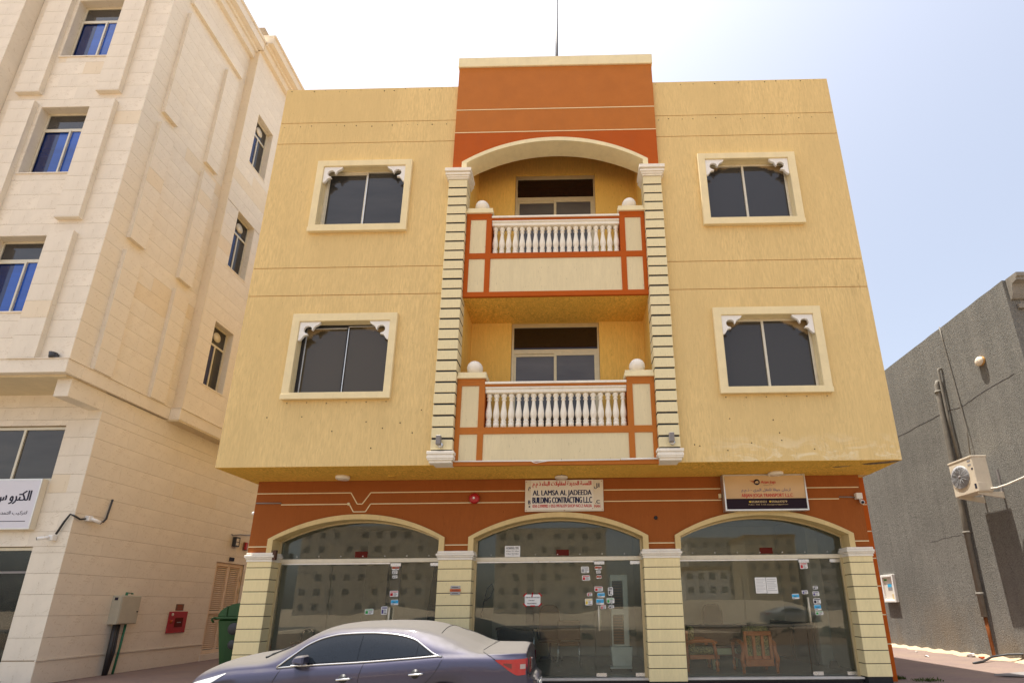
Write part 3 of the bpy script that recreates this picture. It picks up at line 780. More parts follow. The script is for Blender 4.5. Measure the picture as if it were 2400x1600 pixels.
ST = {0: [(-3.468, -3.328, 2.341, 2.410, 'ink_rust'), (-3.453, -3.354, 2.265, 2.331, 'ink_grey'), (-3.445, -3.347, 2.184, 2.245, 'ink_grey'), (-3.468, -3.305, 1.852, 1.961, 'ink_red'), (-3.433, -3.292, 1.704, 1.802, 'ink_cyan'), (-3.601, -3.482, 1.535, 1.682, 'print_purple'), (-3.900, -3.740, 1.540, 1.641, 'ink_green')],
      1: [(.098, .250, 2.251, 2.370, 'ink_grey'), (.356, .490, 2.309, 2.380, 'ink_rust'), (.376, .467, 2.236, 2.302, 'ink_grey'), (.382, .483, 2.145, 2.211, 'ink_rust'), (.117, .266, 2.114, 2.213, 'ink_red'), (.343, .498, 1.914, 2.005, 'ink_red'), (.592, .685, 1.841, 1.990, 'ink_dark'), (.393, .534, 1.807, 1.897, 'ink_cyan'), (.204, .300, 1.832, 1.896, 'ink_red'), (.369, .513, 1.679, 1.788, 'ink_cyan'), (.163, .301, 1.670, 1.790, 'ink_yellow'), (.560, .706, 1.702, 1.799, 'ink_green'), (.447, .549, 1.598, 1.674, 'ink_red'), (.596, .698, 1.610, 1.673, 'ink_dark')],
      2: [(4.183, 4.324, 2.289, 2.407, 'ink_red'), (4.367, 4.459, 1.916, 1.982, 'ink_dark'), (4.156, 4.269, 1.835, 1.908, 'print_purple'), (4.346, 4.470, 1.800, 1.884, 'print_purple'), (3.962, 4.099, 1.751, 1.845, 'ink_cyan'), (4.341, 4.480, 1.661, 1.759, 'ink_dark'), (4.341, 4.471, 1.547, 1.652, 'ink_cyan'), (4.351, 4.494, 1.468, 1.537, 'ink_green')]}
SPLIT = [(-4.60, -3.50), (-.785, .34), (3.085, 4.16)]
for i, (a, b, c, d) in enumerate(SH):
    S = part('shop_front', MB().box(c - .02, d + .02, GY - .035, GY + .045, 2.478, 2.555), mt['alu_w'], B, bevel=.004)
    part('track', MB().box(c, SPLIT[i][1], GY - .02, GY + .02, 2.452, 2.477), mt['bright'], S)
    ag = arch_pts(a + .11, b - .11, ZS - .03, ZA - .105)
    poly = [(a + .11, 2.556)] + ag + [(b - .11, 2.556)]
    part('arch_pane', MB().prism(poly, GY - .005, GY + .005), mt['glass'], S, label='arched glass pane above the transom')
    rim_o = arch_pts(a + .098, b - .098, ZS - .02, ZA - .092); rim_i = arch_pts(a + .13, b - .13, ZS - .04, ZA - .125)
    part('arch_frame', MB().prism([(a + .098, 2.556)] + rim_o + [(b - .098, 2.556), (b - .13, 2.556)] + rim_i[::-1] + [(a + .13, 2.556)], GY - .02, GY + .02), mt['alu'], S)
    v1, v2 = SPLIT[i]
    part('pane', MB().box(c + .035, v1 - .003, GY - .005, GY + .005, .437, 2.451), mt['glass'], S)
    part('pane', MB().box(v1 + .003, v2 - .004, GY - .005, GY + .005, .437, 2.451), mt['glass'], S)
    DR = part('glass_door', MB().box(v2 + .004, d - .036, GY - .005, GY + .005, .447, 2.470), mt['glass'], S)
    m = MB()
    for (x0, x1, z0, z1_) in ((v2 + .005, v2 + .20, 2.405, 2.468), (d - .23, d - .038, 2.405, 2.468), (v2 + .005, v2 + .19, .448, .512), (d - .21, d - .038, .448, .512)):
        part('patch_fitting', MB().box(x0, x1, GY - .018, GY + .018, z0, z1_), mt['steel'], DR, bevel=.003)
    hx = v2 + .07
    part('handle', MB().tube([(hx, GY - .055, 1.22 + (.12 if i == 2 else 0)), (hx, GY - .055, 1.66 + (.12 if i == 2 else 0))], .016, 10), mt['alu_w'], DR)
    part('handle', MB().tube([(hx + .03, GY + .055, 1.22 + (.12 if i == 2 else 0)), (hx + .03, GY + .055, 1.66 + (.12 if i == 2 else 0))], .016, 10), mt['alu_w'], DR)
    for q in ST[i]: sticker(DR if q[0] > v2 else S, *q)
    # little spacer studs of the panes
    m = MB()
    rr = random.Random(i)
    for k in range(7):
        xx = c + .3 + k * .42
        if xx < d - .2: part('stud', MB().lathe([(.001, 0), (.012, 0), (.012, .01), (.001, .012)], (xx, GY - .016, 2.60), 8, 'y'), mt['bright'], S)
    xm = (-4.075, -.245, 3.588)[i]
    part('dark_plate', MB().box(xm - .12, xm + .12, GY - .012, GY - .0062, 2.577, 2.69), mt['plate_red'], S)
# floodlights, rope light and rust box on the front

# ------------------------------------------------------------------ signs and fittings on the yellow building
mt['signcream'] = M_paint('sign_cream_sheet', (.70, .64, .52), .5, .05)
mt['signwhite'] = M_paint('sign_white_sheet', (.74, .70, .62), .45, .04)
S1 = thing('shop_sign', 'cream contracting company sign in red and navy lettering over the middle shop', 'sign', (-.2, 9.15, 3.37))
part('back_board', MB().box(-.945, .54, 9.150, 9.196, 3.375, 3.982), mt['signcream'], S1, bevel=.004)
part('front_board', MB().box(-.838, .352, 9.132, 9.149, 3.398, 3.978), mt['signwhite'], S1, bevel=.002)
yb = 9.1315
text(arabic('اللمسة الحديدة لمقاولات البناء ذ م م'), (-.80, .315, 3.825, 3.955), yb, mt['ink_red'], S1, .03)
text('AL LAMSA AL JADEEDA', (-.795, .315, 3.646, 3.778), yb, mt['ink_navy'], S1, .03)
text('BUILDING CONTRACTING L.L.C', (-.80, .32, 3.527, 3.643), yb, mt['ink_navy'], S1, .03)
text('050-2398982 / 052-9976339 SHOP NO.2 AALIA', (-.80, .318, 3.445, 3.503), yb, mt['ink_red'], S1, .02)
yb2 = 9.1495
text(arabic('الل'), (.368, .47, 3.80, 3.91), yb2, mt['ink_navy'], S1, .02)
text(arabic('م'), (-.885, -.842, 3.775, 3.85), yb2, mt['ink_navy'], S1, .02)
text('.C', (.385, .465, 3.515, 3.585), yb2, mt['ink_navy'], S1, .03)
text('MAN', (.365, .475, 3.44, 3.49), yb2, mt['ink_red'], S1, .02)
text('B', (-.882, -.842, 3.515, 3.59), yb2, mt['ink_navy'], S1, .03)
m = MB().lathe([(.001, 0), (.016, 0), (.016, .004), (.001, .004)], (-.86, 9.145, 3.468), 14, 'y'); part('phone_mark', m, mt['ink_dark'], S1)
for (xx, zz) in ((-.92, 3.95), (.51, 3.95), (-.92, 3.40), (.51, 3.40), (.33, 3.42), (-.2, 3.39)):
    part('screw', MB().lathe([(.001, 0), (.008, 0), (.008, .012), (.001, .012)], (xx, 9.124 if zz in (3.42,) else 9.141, zz), 6, 'y'), mt['ink_rust'], S1)

t = NT('gold_print_sheet'); gnn = t.noise(t.coord((.8, .2, 1.4)), 1.0, 2)
mt['goldprint'] = t.done(t.mix(t.ramp(gnn, .3, .7), (.52, .33, .15), (.70, .50, .27)), .35, spec=.5)
S2 = thing('shop_sign', 'silver framed gold transport company sign with dark band over the right shop', 'sign', (3.55, 9.05, 3.32))
part('frame', MB().holes(2.785, 4.325, 3.325, 4.022, 9.035, 9.19, [(2.815, 4.297, 3.357, 3.995)]), mt['bright'], S2, bevel=.004)
part('face', MB().box(2.816, 4.296, 9.045, 9.055, 3.556, 3.994), mt['goldprint'], S2)
part('band', MB().box(2.816, 4.296, 9.045, 9.055, 3.358, 3.5555), M_paint('dark_aubergine_print', (.022, .012, .020), .4, .05, 0), S2)
part('back', MB().box(2.80, 4.31, 9.06, 9.185, 3.34, 4.01), mt['signcream'], S2)
yb = 9.0445
text('Arjan Joga', (3.49, 3.765, 3.825, 3.897), yb, mt['ink_red'], S2, .02, slant=.15)
text('Transport L.L.C', (3.53, 3.70, 3.795, 3.812), yb, mt['ink_dark'], S2, .01)
text(arabic('ارجان جوقا للنقل البري - ذ.م.م'), (3.115, 4.025, 3.665, 3.75), yb, mt['print_purple'], S2, .008)
text('ARJAN JOGA TRANSPORT L.L.C', (3.105, 4.055, 3.560, 3.648), yb, mt['ink_red'], S2, .02)
mt['gilt'] = M_paint('gold_lettering', (.66, .52, .28), .5, .03)
text('0528435531', (3.275, 3.555, 3.475, 3.513), yb, mt['gilt'], S2, .015)
text('0506647079', (3.648, 3.935, 3.475, 3.513), yb, mt['gilt'], S2, .015)
text('Po.Box : 4100  E mail: arjanjogarnp1@gmail.com', (3.22, 3.945, 3.425, 3.452), yb, mt['gilt'], S2, .01)
for xx in (3.25, 3.622): part('dot', MB().lathe([(.001, 0), (.018, 0), (.018, .003), (.001, .003)], (xx, 9.0405, 3.495), 12, 'y'), mt['ink_yellow'], S2)
part('emblem', MB().lathe([(.001, 0), (.056, 0), (.056, .003), (.001, .003)], (3.415, 9.0405, 3.868), 24, 'y'), mt['ink_dark'], S2)
part('emblem_wheel', MB().prism([(3.38, 3.850), (3.43, 3.842), (3.458, 3.862), (3.43, 3.872), (3.45, 3.892), (3.41, 3.89), (3.385, 3.875)], 9.0375, 9.0400), mt['goldprint'], S2)
for k in range(4): part('emblem_stripe', MB().prism([(3.28 + .025 * k, 3.896 - .017 * k), (3.375, 3.886 - .015 * k), (3.375, 3.894 - .015 * k), (3.285 + .025 * k, 3.902 - .017 * k)], 9.0405, 9.0435), mt['ink_rust'], S2)
solo('junction_box', MB().box(2.72, 2.768, 9.165, 9.199, 3.60, 3.68), mt['cream_trim'], 'small cream box on the orange wall left of the gold sign', 'box', bevel=.004)

# alarm bell
bell = thing('alarm_bell', 'round red fire alarm bell on orange wall left of the contracting sign', 'alarm bell', (-1.91, 9.2, 3.54))
mt['bellred'] = M_plain('bell_red', (.42, .012, .014), .35, 0, .5)
part('gong', MB().lathe([(.03, 0), (.07, .008), (.098, .03), (.104, .06), (.098, .062), (.001, .06)], (-1.91, 9.10, 3.64), 28, 'y'), mt['bellred'], bell)
part('base', MB().lathe([(.07, 0), (.075, .038), (.001, .038)], (-1.91, 9.161, 3.64), 20, 'y'), mt['bellred'], bell)
part('centre_nut', MB().lathe([(.001, 0), (.022, .002), (.024, .010), (.001, .011)], (-1.91, 9.090, 3.64), 12, 'y'), mt['paper'], bell)

# soffit lamps
mt['lampwhite'] = M_plain('lamp_opal', (.74, .66, .55), .3); mt['lampyel'] = M_plain('lamp_amber', (.62, .42, .10), .35)
def disc_lamp(x, y, z, r, h, label, m2):
    L = thing('ceiling_lamp', label, 'ceiling lamp', (x, y, z - h), 'lamps under the overhangs')
    part('rim', MB().lathe([(.001, h), (r, h), (r * 1.02, h * .4), (r * .9, .0), (r * .82, .0), (r * .8, h * .3), (.001, h * .3)], (x, y, z - h), 24), mt['white'], L)
    part('diffuser', MB().lathe([(.001, -h * .12), (r * .5, -h * .08), (r * .79, .003), (.001, h * .28)], (x, y, z - h), 24), m2, L)
    return L
disc_lamp(-4.33, 8.86, ZB - .005, .125, .06, 'round white ceiling lamp under the left half of the overhang', mt['lampwhite'])
disc_lamp(3.75, 8.96, ZB - .005, .135, .05, 'round white ceiling lamp under the overhang above the gold sign', mt['lampwhite'])
disc_lamp(-.45, 8.82, 7.679, .14, .05, 'round amber ceiling lamp under the upper balcony', mt['lampyel'])
L = thing('hanging_lamp', 'flat white lamp hanging off its mount above the contracting sign', 'lamp', (-.25, 8.95, 3.90))
part('mount', MB().lathe([(.001, 0), (.11, 0), (.11, .02), (.001, .02)], (-.25, 8.95, ZB - .03), 24), mt['black'], L)
part('disc', MB().lathe([(.001, 0), (.115, 0), (.125, .02), (.115, .035), (.001, .036)], (-.25, 8.93, ZB - .075), 24), mt['lampwhite'], L)
part('wire', MB().tube([(-.24, 8.93, ZB - .04), (-.235, 8.6, ZB - .012), (-.225, 8.19, ZB - .010), (-.225, 8.155, 4.10)], .005, 6), mt['ink_dark'], L)
solo('blank_plate', MB().lathe([(.001, 0), (.085, 0), (.085, .012), (.001, .012)], (-3.42, 8.90, ZB - .0165), 20), mt['ochre'], 'flat round blank plate in the ochre soffit beside the left lamp', 'plate')

# floodlights at the feet of the pilasters
mt['floodgrey'] = M_plain('flood_grey', (.22, .20, .19), .5)
for xx, w_ in ((-2.33, 'left'), (1.665, 'right')):
    L = thing('spotlight', 'small grey spotlight at the foot of the %s pilaster' % w_, 'spotlight', (xx, 8.05, 4.3), 'pilaster spotlights')
    part('body', MB().box(xx - .042, xx + .042, 7.965, 8.045, 4.335, 4.50), mt['floodgrey'], L, bevel=.008)
    part('mount', MB().lathe([(.001, 0), (.045, 0), (.045, .03), (.001, .03)], (xx + .02, 8.046, 4.345), 14, 'y'), mt['steel'], L)
rope = thing('light_tube', 'thin white light tube running along the foot of the lower balcony', 'light tube', (-.3, 8.15, 4.06))
part('tube', MB().tube([(-2.08, 8.150, 4.078), (-.75, 8.150, 4.070), (.78, 8.150, 4.075)], .012, 8), mt['paper'], rope)
part('tube', MB().tube([(.80, 8.148, 4.080), (1.43, 8.148, 4.088)], .016, 8), mt['paper'], rope)
part('loose_end', MB().tube([(-.75, 8.148, 4.066), (-.70, 8.14, 4.04), (-.66, 8.14, 4.03), (-.55, 8.14, 4.05), (-.42, 8.145, 4.068)], .006, 6), mt['paper'], rope)

# wall fittings of the shop floor
cc = thing('security_camera', 'white security camera under a square box beside the gold sign', 'camera', (5.33, 9.1, 3.5), 'security cameras')
part('box', MB().box(5.27, 5.385, 9.115, 9.198, 3.545, 3.66), mt['signwhite'], cc, bevel=.006)
part('arm', MB().tube([(5.335, 9.14, 3.545), (5.335, 9.12, 3.50)], .014, 8), mt['paper'], cc)
part('barrel', MB().tube([(5.375, 9.19, 3.525), (5.335, 9.09, 3.485), (5.315, 9.03, 3.462)], [.028, .036, .036], 14), mt['paper'], cc)
part('lens', MB().tube([(5.316, 9.031, 3.4622), (5.312, 9.02, 3.458)], .026, 14), mt['ink_dark'], cc)
part('conduit', MB().tube([(4.985, 9.187, 3.60), (5.27, 9.175, 3.588)], .011, 8), mt['floodgrey'], cc)
solo('conduit', MB().tube([(-6.10, 9.187, 3.60), (-5.62, 9.187, 3.595)], .013, 8), mt['floodgrey'], 'short dark conduit at the left end of the orange shop wall', 'conduit')
solo('round_stud', MB().lathe([(.001, 0), (.028, .0), (.028, .02), (.001, .02)], (-4.315, 9.173, 3.565), 12, 'y'), mt['cream_trim'], 'small round cream cap at the corner of the notched cream line', 'stud')
solo('wall_hole', MB().lathe([(.001, .002), (.022, 0), (.036, .004), (.036, .012), (.001, .012)], (1.512, 9.187, 3.24), 14, 'y'), mt['black'], 'dark round hole plate in the orange wall between the right arches', 'hole plate')
solo('dome_camera', MB().lathe([(.001, 0), (.03, .002), (.036, .02), (.03, .045), (.001, .046)], (-6.17, 9.25, 3.42), 12, 'y'), mt['paper'], 'tiny white dome camera on the left corner of the orange wall', 'camera', 'security cameras')
pl = thing('wall_plaque', 'small grey and orange house number plaque on the second pier', 'plaque', (-2.183, 9.15, 1.86))
for z0, z1_, mm, g in ((1.868, 1.925, 'ink_grey', 0), (1.926, 1.972, 'ink_rust', .008), (1.973, 2.03, 'ink_grey', 0)):
    part('plate', MB().box(-2.272 - g, -2.092 + g, 9.150 - g * .4, 9.164, z0, z1_), M_plain('plaque_' + mm, (.40, .39, .38) if mm == 'ink_grey' else (.62, .13, .03), .4), pl, bevel=.006)
for k in range(3): part('print', MB().box(-2.24, -2.13 + .02 * (k % 2), 9.144, 9.1485, 1.893 + k * .053, 1.901 + k * .053), mt['ink_dark'], pl)
solo('rusty_cover', MB().box(-5.60, -5.545, 9.13, 9.19, 2.52, 2.70), M_paint('rusty_cover', (.12, .065, .045), .8, .3), 'rusty brown cover on the jamb beside the first pier capital', 'cover')

# papers on the glass
yq = GY - .0065
wt = thing('working_time_notice', 'white working time notice on the arched glass of the middle shop', 'notice', (-1.2, 9.42, 2.55))
part('sheet', MB().box(-1.340, -1.050, yq - .001, yq, 2.562, 2.768), mt['paper'], wt)
text('WORKING TIME', (-1.318, -1.078, 2.71, 2.748), yq - .001, mt['ink_dark'], wt, .01)
text('9.00am TO 1.00pm', (-1.315, -1.072, 2.65, 2.682), yq - .001, mt['ink_dark'], wt)
text('4.00pm TO 9.00pm', (-1.312, -1.075, 2.603, 2.633), yq - .001, mt['ink_dark'], wt)
part('rule', MB().box(-1.31, -1.08, yq - .0022, yq - .0012, 2.698, 2.702), mt['ink_grey'], wt)
rn_ = thing('rent_notice', 'white for rent paper taped with red corners on the middle shop glass', 'notice', (-.8, 9.42, 1.66))
part('sheet', MB().prism([(-.93, 1.672), (-.685, 1.672), (-.66, 1.70), (-.66, 1.85), (-.68, 1.872), (-.93, 1.872), (-.948, 1.855), (-.948, 1.70)], yq - .001, yq), mt['paper'], rn_)
text('1 BED ROOM AVAILABLE', (-.935, -.675, 1.808, 1.828), yq - .001, mt['ink_dark'], rn_, .02)
text('FOR RENT', (-.875, -.765, 1.755, 1.773), yq - .001, mt['ink_dark'], rn_, .02)
text('Mob:0529909923', (-.90, -.73, 1.70, 1.722), yq - .001, mt['ink_dark'], rn_, .02)
for (xx, zz, an) in ((-.945, 1.868, 45), (-.662, 1.868, -45), (-.945, 1.682, -45), (-.665, 1.682, 45), (-.81, 1.865, 80), (-.80, 1.667, 0)):
    c_, s_ = math.cos(R(an)), math.sin(R(an))
    part('tape', MB().prism([(xx + c_ * a * .042 - s_ * b * .011, zz + s_ * a * .042 + c_ * b * .011) for a, b in ((-1, -1), (1, -1), (1, 1), (-1, 1))], yq - .003, yq - .0015), mt['ink_red'], rn_)
for k, (x0, x1, lab) in enumerate(((3.318, 3.515, 'left white printed permit sheet on the right shop glass'), (3.523, 3.722, 'right white printed permit sheet with ruled boxes on the right shop glass'))):
    pp = thing('permit_sheet', lab, 'paper', (x0 + .1, 9.42, 1.85), 'permit sheets')
    part('sheet', MB().box(x0, x1, yq - .001, yq, 1.856 - .004 * k, 2.142), mt['paper'], pp)
    for q in range(9 if k == 0 else 7):
        zz = 2.105 - q * (.026 if k == 0 else .034); part('print_line', MB().box(x0 + .018, x1 - .02 - (.03 if q % 3 == 2 else 0), yq - .0022, yq - .0012, zz, zz + (.004 if k == 0 else .007)), mt['ink_grey'], pp)

# ------------------------------------------------------------------ inside the shops
mt['teak'] = M_plain('orange_teak', (.55, .15, .03), .35, 0, .5, .2); mt['teak_d'] = M_plain('brown_teak', (.16, .06, .022), .4)
t = NT('floral_upholstery'); fn = t.noise(t.coord((22, 22, 22)), 1.0, 2, .5, 3.0)
mt['floral'] = t.done(t.mix(t.ramp(fn, .47, .52), (.42, .36, .13), (.10, .08, .03)), .8)
mt['palegreen'] = M_plain('pale_green_paint', (.52, .53, .33), .5); mt['deskwood'] = M_plain('desk_laminate', (.15, .075, .035), .4)
mt['plastic'] = M_plain('pale_plastic', (.62, .66, .63), .4); mt['darkplastic'] = M_plain('dark_plastic', (.03, .03, .032), .5); mt['brownleather'] = M_plain('brown_leather', (.13, .07, .035), .5)
def armchair(x, y, rz, label):
    C = thing('armchair', label, 'armchair', (x, y, FZ), 'wooden armchairs in the right shop')
    def W(px, py, pz): return (x + px, y + py, FZ + pz)
    def bx(n, a, mm, bev=.006): part(n, MB().box(x + a[0], x + a[1], y + a[2], y + a[3], FZ + a[4], FZ + a[5]), mm, C, bevel=bev)
    # seen from behind: back frame at y=0, seat towards +y
    bx('top_rail', (-.26, .26, -.03, .03, .66, .74), mt['teak']); bx('bottom_rail', (-.26, .26, -.03, .03, .12, .24), mt['teak'])
    for u in (-.235, -.075, .085, .235): bx('back_slat', (u - .028, u + .028, -.022, .022, .24, .66), mt['teak'])
    part('back_cushion', MB().box(x - .25, x + .25, y + .035, y + .16, FZ + .22, FZ + .83), mt['floral'], C, bevel=.04)
    bx('seat_cushion', (-.26, .26, .06, .58, .30, .44), mt['floral'], .04); bx('seat_rail', (-.29, .29, .03, .60, .22, .30), mt['teak'])
    for s in (-1, 1):
        part('arm', MB().tube([W(s * .30, -.02, .52), W(s * .31, .15, .56), W(s * .31, .42, .56), W(s * .32, .56, .52)], [.035, .04, .042, .03], 8), mt['teak'], C)
        part('arm_post', MB().tube([W(s * .30, -.02, .53), W(s * .29, -.03, .40), W(s * .33, -.03, .25), W(s * .31, -.02, .14)], [.04, .036, .045, .036], 8), mt['teak'], C)
        part('arm_post', MB().tube([W(s * .31, .50, .54), W(s * .32, .52, .38), W(s * .30, .54, .24)], [.035, .032, .04], 8), mt['teak'], C)
        for yy in (-.02, .54):
            part('leg', MB().lathe([(.001, 0), (.024, 0), (.034, .04), (.022, .08), (.036, .12), (.04, .16), (.001, .24)], W(s * .31, yy, 0), 10), mt['teak'], C)
    for o in C.children: pass
    C.rotation_euler = (0, 0, rz)
    return C
armchair(3.40, 9.86, 0, 'orange wooden armchair with floral cushion, its back to the right shop window')
armchair(2.14, 10.42, R(-90), 'orange wooden armchair turned sideways at the left edge of the right shop window')
T_ = thing('side_table', 'low wooden table with pale green turned legs between the armchairs', 'table', (2.95, 10.62, FZ))
part('table_top', MB().box(2.62, 3.35, 10.36, 10.95, FZ + .40, FZ + .44), mt['teak_d'], T_, bevel=.006)
part('apron', MB().box(2.66, 3.31, 10.40, 10.91, FZ + .28, FZ + .399), mt['palegreen'], T_, bevel=.004)
for xx in (2.70, 3.27):
    for yy in (10.44, 10.87):
        part('leg', MB().lathe([(.001, 0), (.022, 0), (.03, .03), (.02, .05), (.036, .12), (.03, .19), (.04, .22), (.04, .28), (.001, .281)], (xx, yy, FZ), 10), mt['palegreen'], T_)
D_ = thing('office_desk', 'long brown wooden office desk at the back of the right shop', 'desk', (3.6, 12.2, FZ))
part('desk_top', MB().box(2.3, 5.0, 11.9, 12.6, FZ + .74, FZ + .78), mt['deskwood'], D_, bevel=.005)
part('modesty_panel', MB().box(2.36, 4.94, 12.0, 12.03, FZ + .1, FZ + .739), mt['deskwood'], D_)
for xx in (2.34, 4.90): part('side_panel', MB().box(xx, xx + .05, 11.95, 12.55, FZ, FZ + .739), mt['deskwood'], D_)
def office_chair(x, y, label, mm):
    C = thing('office_chair', label, 'office chair', (x, y, FZ), 'office chairs')
    q = []
    m = MB()
    poly = [(-.22, 0), (.22, 0), (.25, .25), (.24, .55), (.18, .70), (.08, .74), (-.08, .74), (-.18, .70), (-.24, .55), (-.25, .25)]
    part('backrest', MB().prism([(x + a, FZ + .52 + b) for a, b in poly], y - .05, y + .05), mm, C, bevel=.02)
    part('seat', MB().box(x - .26, x + .26, y + .04, y + .55, FZ + .42, FZ + .52), mm, C, bevel=.03)
    part('column', MB().tube([(x, y + .28, FZ + .08), (x, y + .28, FZ + .42)], .03, 10), mt['darkplastic'], C)
    for k in range(5):
        a = k * 2 * math.pi / 5; ex, ey = x + .28 * math.cos(a), y + .28 + .28 * math.sin(a)
        part('foot', MB().tube([(x, y + .28, FZ + .10), (ex, ey, FZ + .07)], [.028, .018], 6), mt['darkplastic'], C)
        part('castor', MB().lathe([(.001, -.02), (.03, -.02), (.03, .02), (.001, .02)], (ex, ey, FZ + .031), 10, 'x'), mt['darkplastic'], C)
    for s in (-1, 1): part('armrest', MB().tube([(x + s * .27, y + .10, FZ + .5), (x + s * .29, y + .10, FZ + .68), (x + s * .29, y + .42, FZ + .68)], .022, 6), mt['darkplastic'], C)
    return C
office_chair(3.35, 12.75, 'dark office chair behind the desk in the right shop', mt['darkplastic'])
office_chair(-.62, 11.9, 'brown high-backed office chair behind the middle shop glass', mt['brownleather'])
V_ = thing('visitor_chair', 'brown visitor chair with steel legs in the middle shop', 'chair', (-.17, 11.1, FZ))
part('seat', MB().box(-.42, .08, 11.0, 11.45, FZ + .42, FZ + .48), mt['brownleather'], V_, bevel=.02)
part('backrest', MB().box(-.42, .08, 11.46, 11.53, FZ + .50, FZ + .92), mt['brownleather'], V_, bevel=.02)
for xx in (-.41, .07):
    for yy in (11.0, 11.45): part('leg', MB().tube([(xx, yy, FZ), (xx + (.03 if xx < 0 else -.03), yy, FZ + .47)], .017, 8), mt['steel'], V_)
D2 = thing('office_desk', 'black office desk in the left half of the middle shop', 'desk', (-1.1, 11.6, FZ))
part('desk_top', MB().box(-1.75, -.86, 11.2, 12.6, FZ + .74, FZ + .78), mt['darkplastic'], D2, bevel=.005)
part('front_panel', MB().box(-1.74, -.9, 11.25, 11.28, FZ + .05, FZ + .739), mt['darkplastic'], D2)
for xx in (-1.72, -.92): part('leg', MB().tube([(xx, 11.22, FZ), (xx, 11.22, FZ + .739)], .02, 8), mt['steel'], D2)
AC_ = thing('air_cooler', 'tall pale evaporative air cooler on castors in the middle shop', 'air cooler', (.86, 10.3, FZ))
part('tank', MB().prism([(.69, FZ + .10), (1.05, FZ + .10), (1.09, FZ + .46), (.66, FZ + .46)], 10.12, 10.50), mt['plastic'], AC_, bevel=.012)
part('tower', MB().holes(.69, 1.03, FZ + .461, FZ + 1.82, 10.16, 10.22, [(.72, .93, FZ + .50, FZ + 1.05), (.72, .93, FZ + 1.16, FZ + 1.70)]), mt['plastic'], AC_, bevel=.006)
part('tower_back', MB().box(.69, 1.03, 10.221, 10.46, FZ + .461, FZ + 1.82), mt['plastic'], AC_)
for z0 in (.50, 1.16):
    part('grille_back', MB().box(.72, .93, 10.212, 10.22, FZ + z0, FZ + z0 + .55), mt['darkplastic'], AC_)
    for k in range(10): part('louvre', MB().box(.721, .929, 10.175, 10.20, FZ + z0 + .02 + .053 * k, FZ + z0 + .032 + .053 * k), mt['brownleather'], AC_)
part('trolley', MB().box(.64, 1.06, 10.12, 10.50, FZ + .06, FZ + .099), mt['plastic'], AC_, bevel=.006)
for xx in (.66, 1.04):
    for yy in (10.15, 10.47): part('castor', MB().lathe([(.001, -.012), (.03, -.012), (.03, .012), (.001, .012)], (xx, yy, FZ + .031), 10, 'x'), mt['darkplastic'], AC_)
FX = thing('fire_extinguisher', 'red fire extinguisher with black hose in the left shop window', 'extinguisher', (-5.36, 9.8, FZ))
part('cylinder', MB().lathe([(.001, 0), (.07, 0), (.075, .02), (.075, .42), (.06, .48), (.03, .51), (.025, .56), (.001, .565)], (-5.36, 9.8, FZ), 18), M_plain('extinguisher_red', (.30, .012, .015), .3), FX)
part('valve', MB().box(-5.40, -5.30, 9.78, 9.82, FZ + .565, FZ + .62), mt['darkplastic'], FX, bevel=.006)
part('hose', MB().tube([(-5.32, 9.8, FZ + .60)] + [(-5.10 + .12 * math.cos(a), 9.8, FZ + .72 + .12 * math.sin(a)) for a in np.linspace(-2.0, 2.9, 18)] + [(-5.225, 9.8, FZ + .60), (-5.23, 9.8, FZ + .25)], .014, 8), mt['darkplastic'], FX)
part('horn', MB().tube([(-5.23, 9.8, FZ + .40), (-5.23, 9.8, FZ + .02)], [.02, .035], 10), mt['darkplastic'], FX)
BR = thing('broom', 'broom with long handle leaning by the right shop door', 'broom', (5.13, 10.6, FZ))
part('handle', MB().tube([(5.13, 10.62, FZ + .12), (5.22, 10.75, FZ + 1.25)], .011, 8), mt['plastic'], BR)
part('bristles', MB().prism([(5.03, FZ), (5.23, FZ), (5.17, FZ + .13), (5.09, FZ + .13)], 10.58, 10.65), mt['floodgrey'], BR)
solo('low_cabinet', MB().box(4.95, 5.02, 11.0, 13.3, FZ, FZ + .85), mt['darkplastic'], 'low dark cabinet against the back right of the right shop', 'cabinet', bevel=.01)
part('column', MB().box(5.13, 5.385, 11.1, 11.5, FZ, 3.69), mt['roomwall'], B, bevel=.01)
solo('distribution_board', MB().box(-5.0, -4.66, 13.30, 13.398, 1.75, 2.75), mt['ink_grey'], 'grey electrical board on the back wall of the left shop', 'electrical box', bevel=.01)
solo('fabric_roll', MB().prism([(-3.62, FZ), (-3.15, FZ), (-3.10, 1.5), (-3.2, 2.9), (-3.55, 2.9), (-3.68, 1.6)], 12.6, 12.75), mt['darkplastic'], 'dark upright roll standing in the middle of the left shop', 'roll', bevel=.03)
solo('wall_poster', MB().box(-1.32, -.95, 13.385, 13.398, 1.2, 1.75), mt['ink_grey'], 'grey wall chart at the back of the middle shop', 'poster')
solo('black_cable', MB().tube([(-1.80, 9.72, 1.45), (-1.76, 9.72, 1.75), (-1.70, 9.72, 2.0), (-1.62, 9.72, 2.08), (-1.58, 9.72, 1.98), (-1.64, 9.72, 1.84), (-1.75, 9.72, 1.76)], .012, 8), mt['darkplastic'], 'black cable loop hanging inside the middle shop beside the second pier', 'cable')

# aerial on the roof
an = thing('aerial_pole', 'thin grey aerial pole rising behind the orange roof parapet', 'aerial', (-.34, 10.0, 12.15))
mt['mastgrey'] = M_plain('mast_grey', (.09, .09, .095), .6)
part('pole', MB().tube([(-.35, 10.0, 12.15), (-.36, 10.0, 20.5)], .042, 10), mt['mastgrey'], an)
part('base_plate', MB().box(-.5, -.2, 9.85, 10.15, 12.151, 12.17), mt['floodgrey'], an)

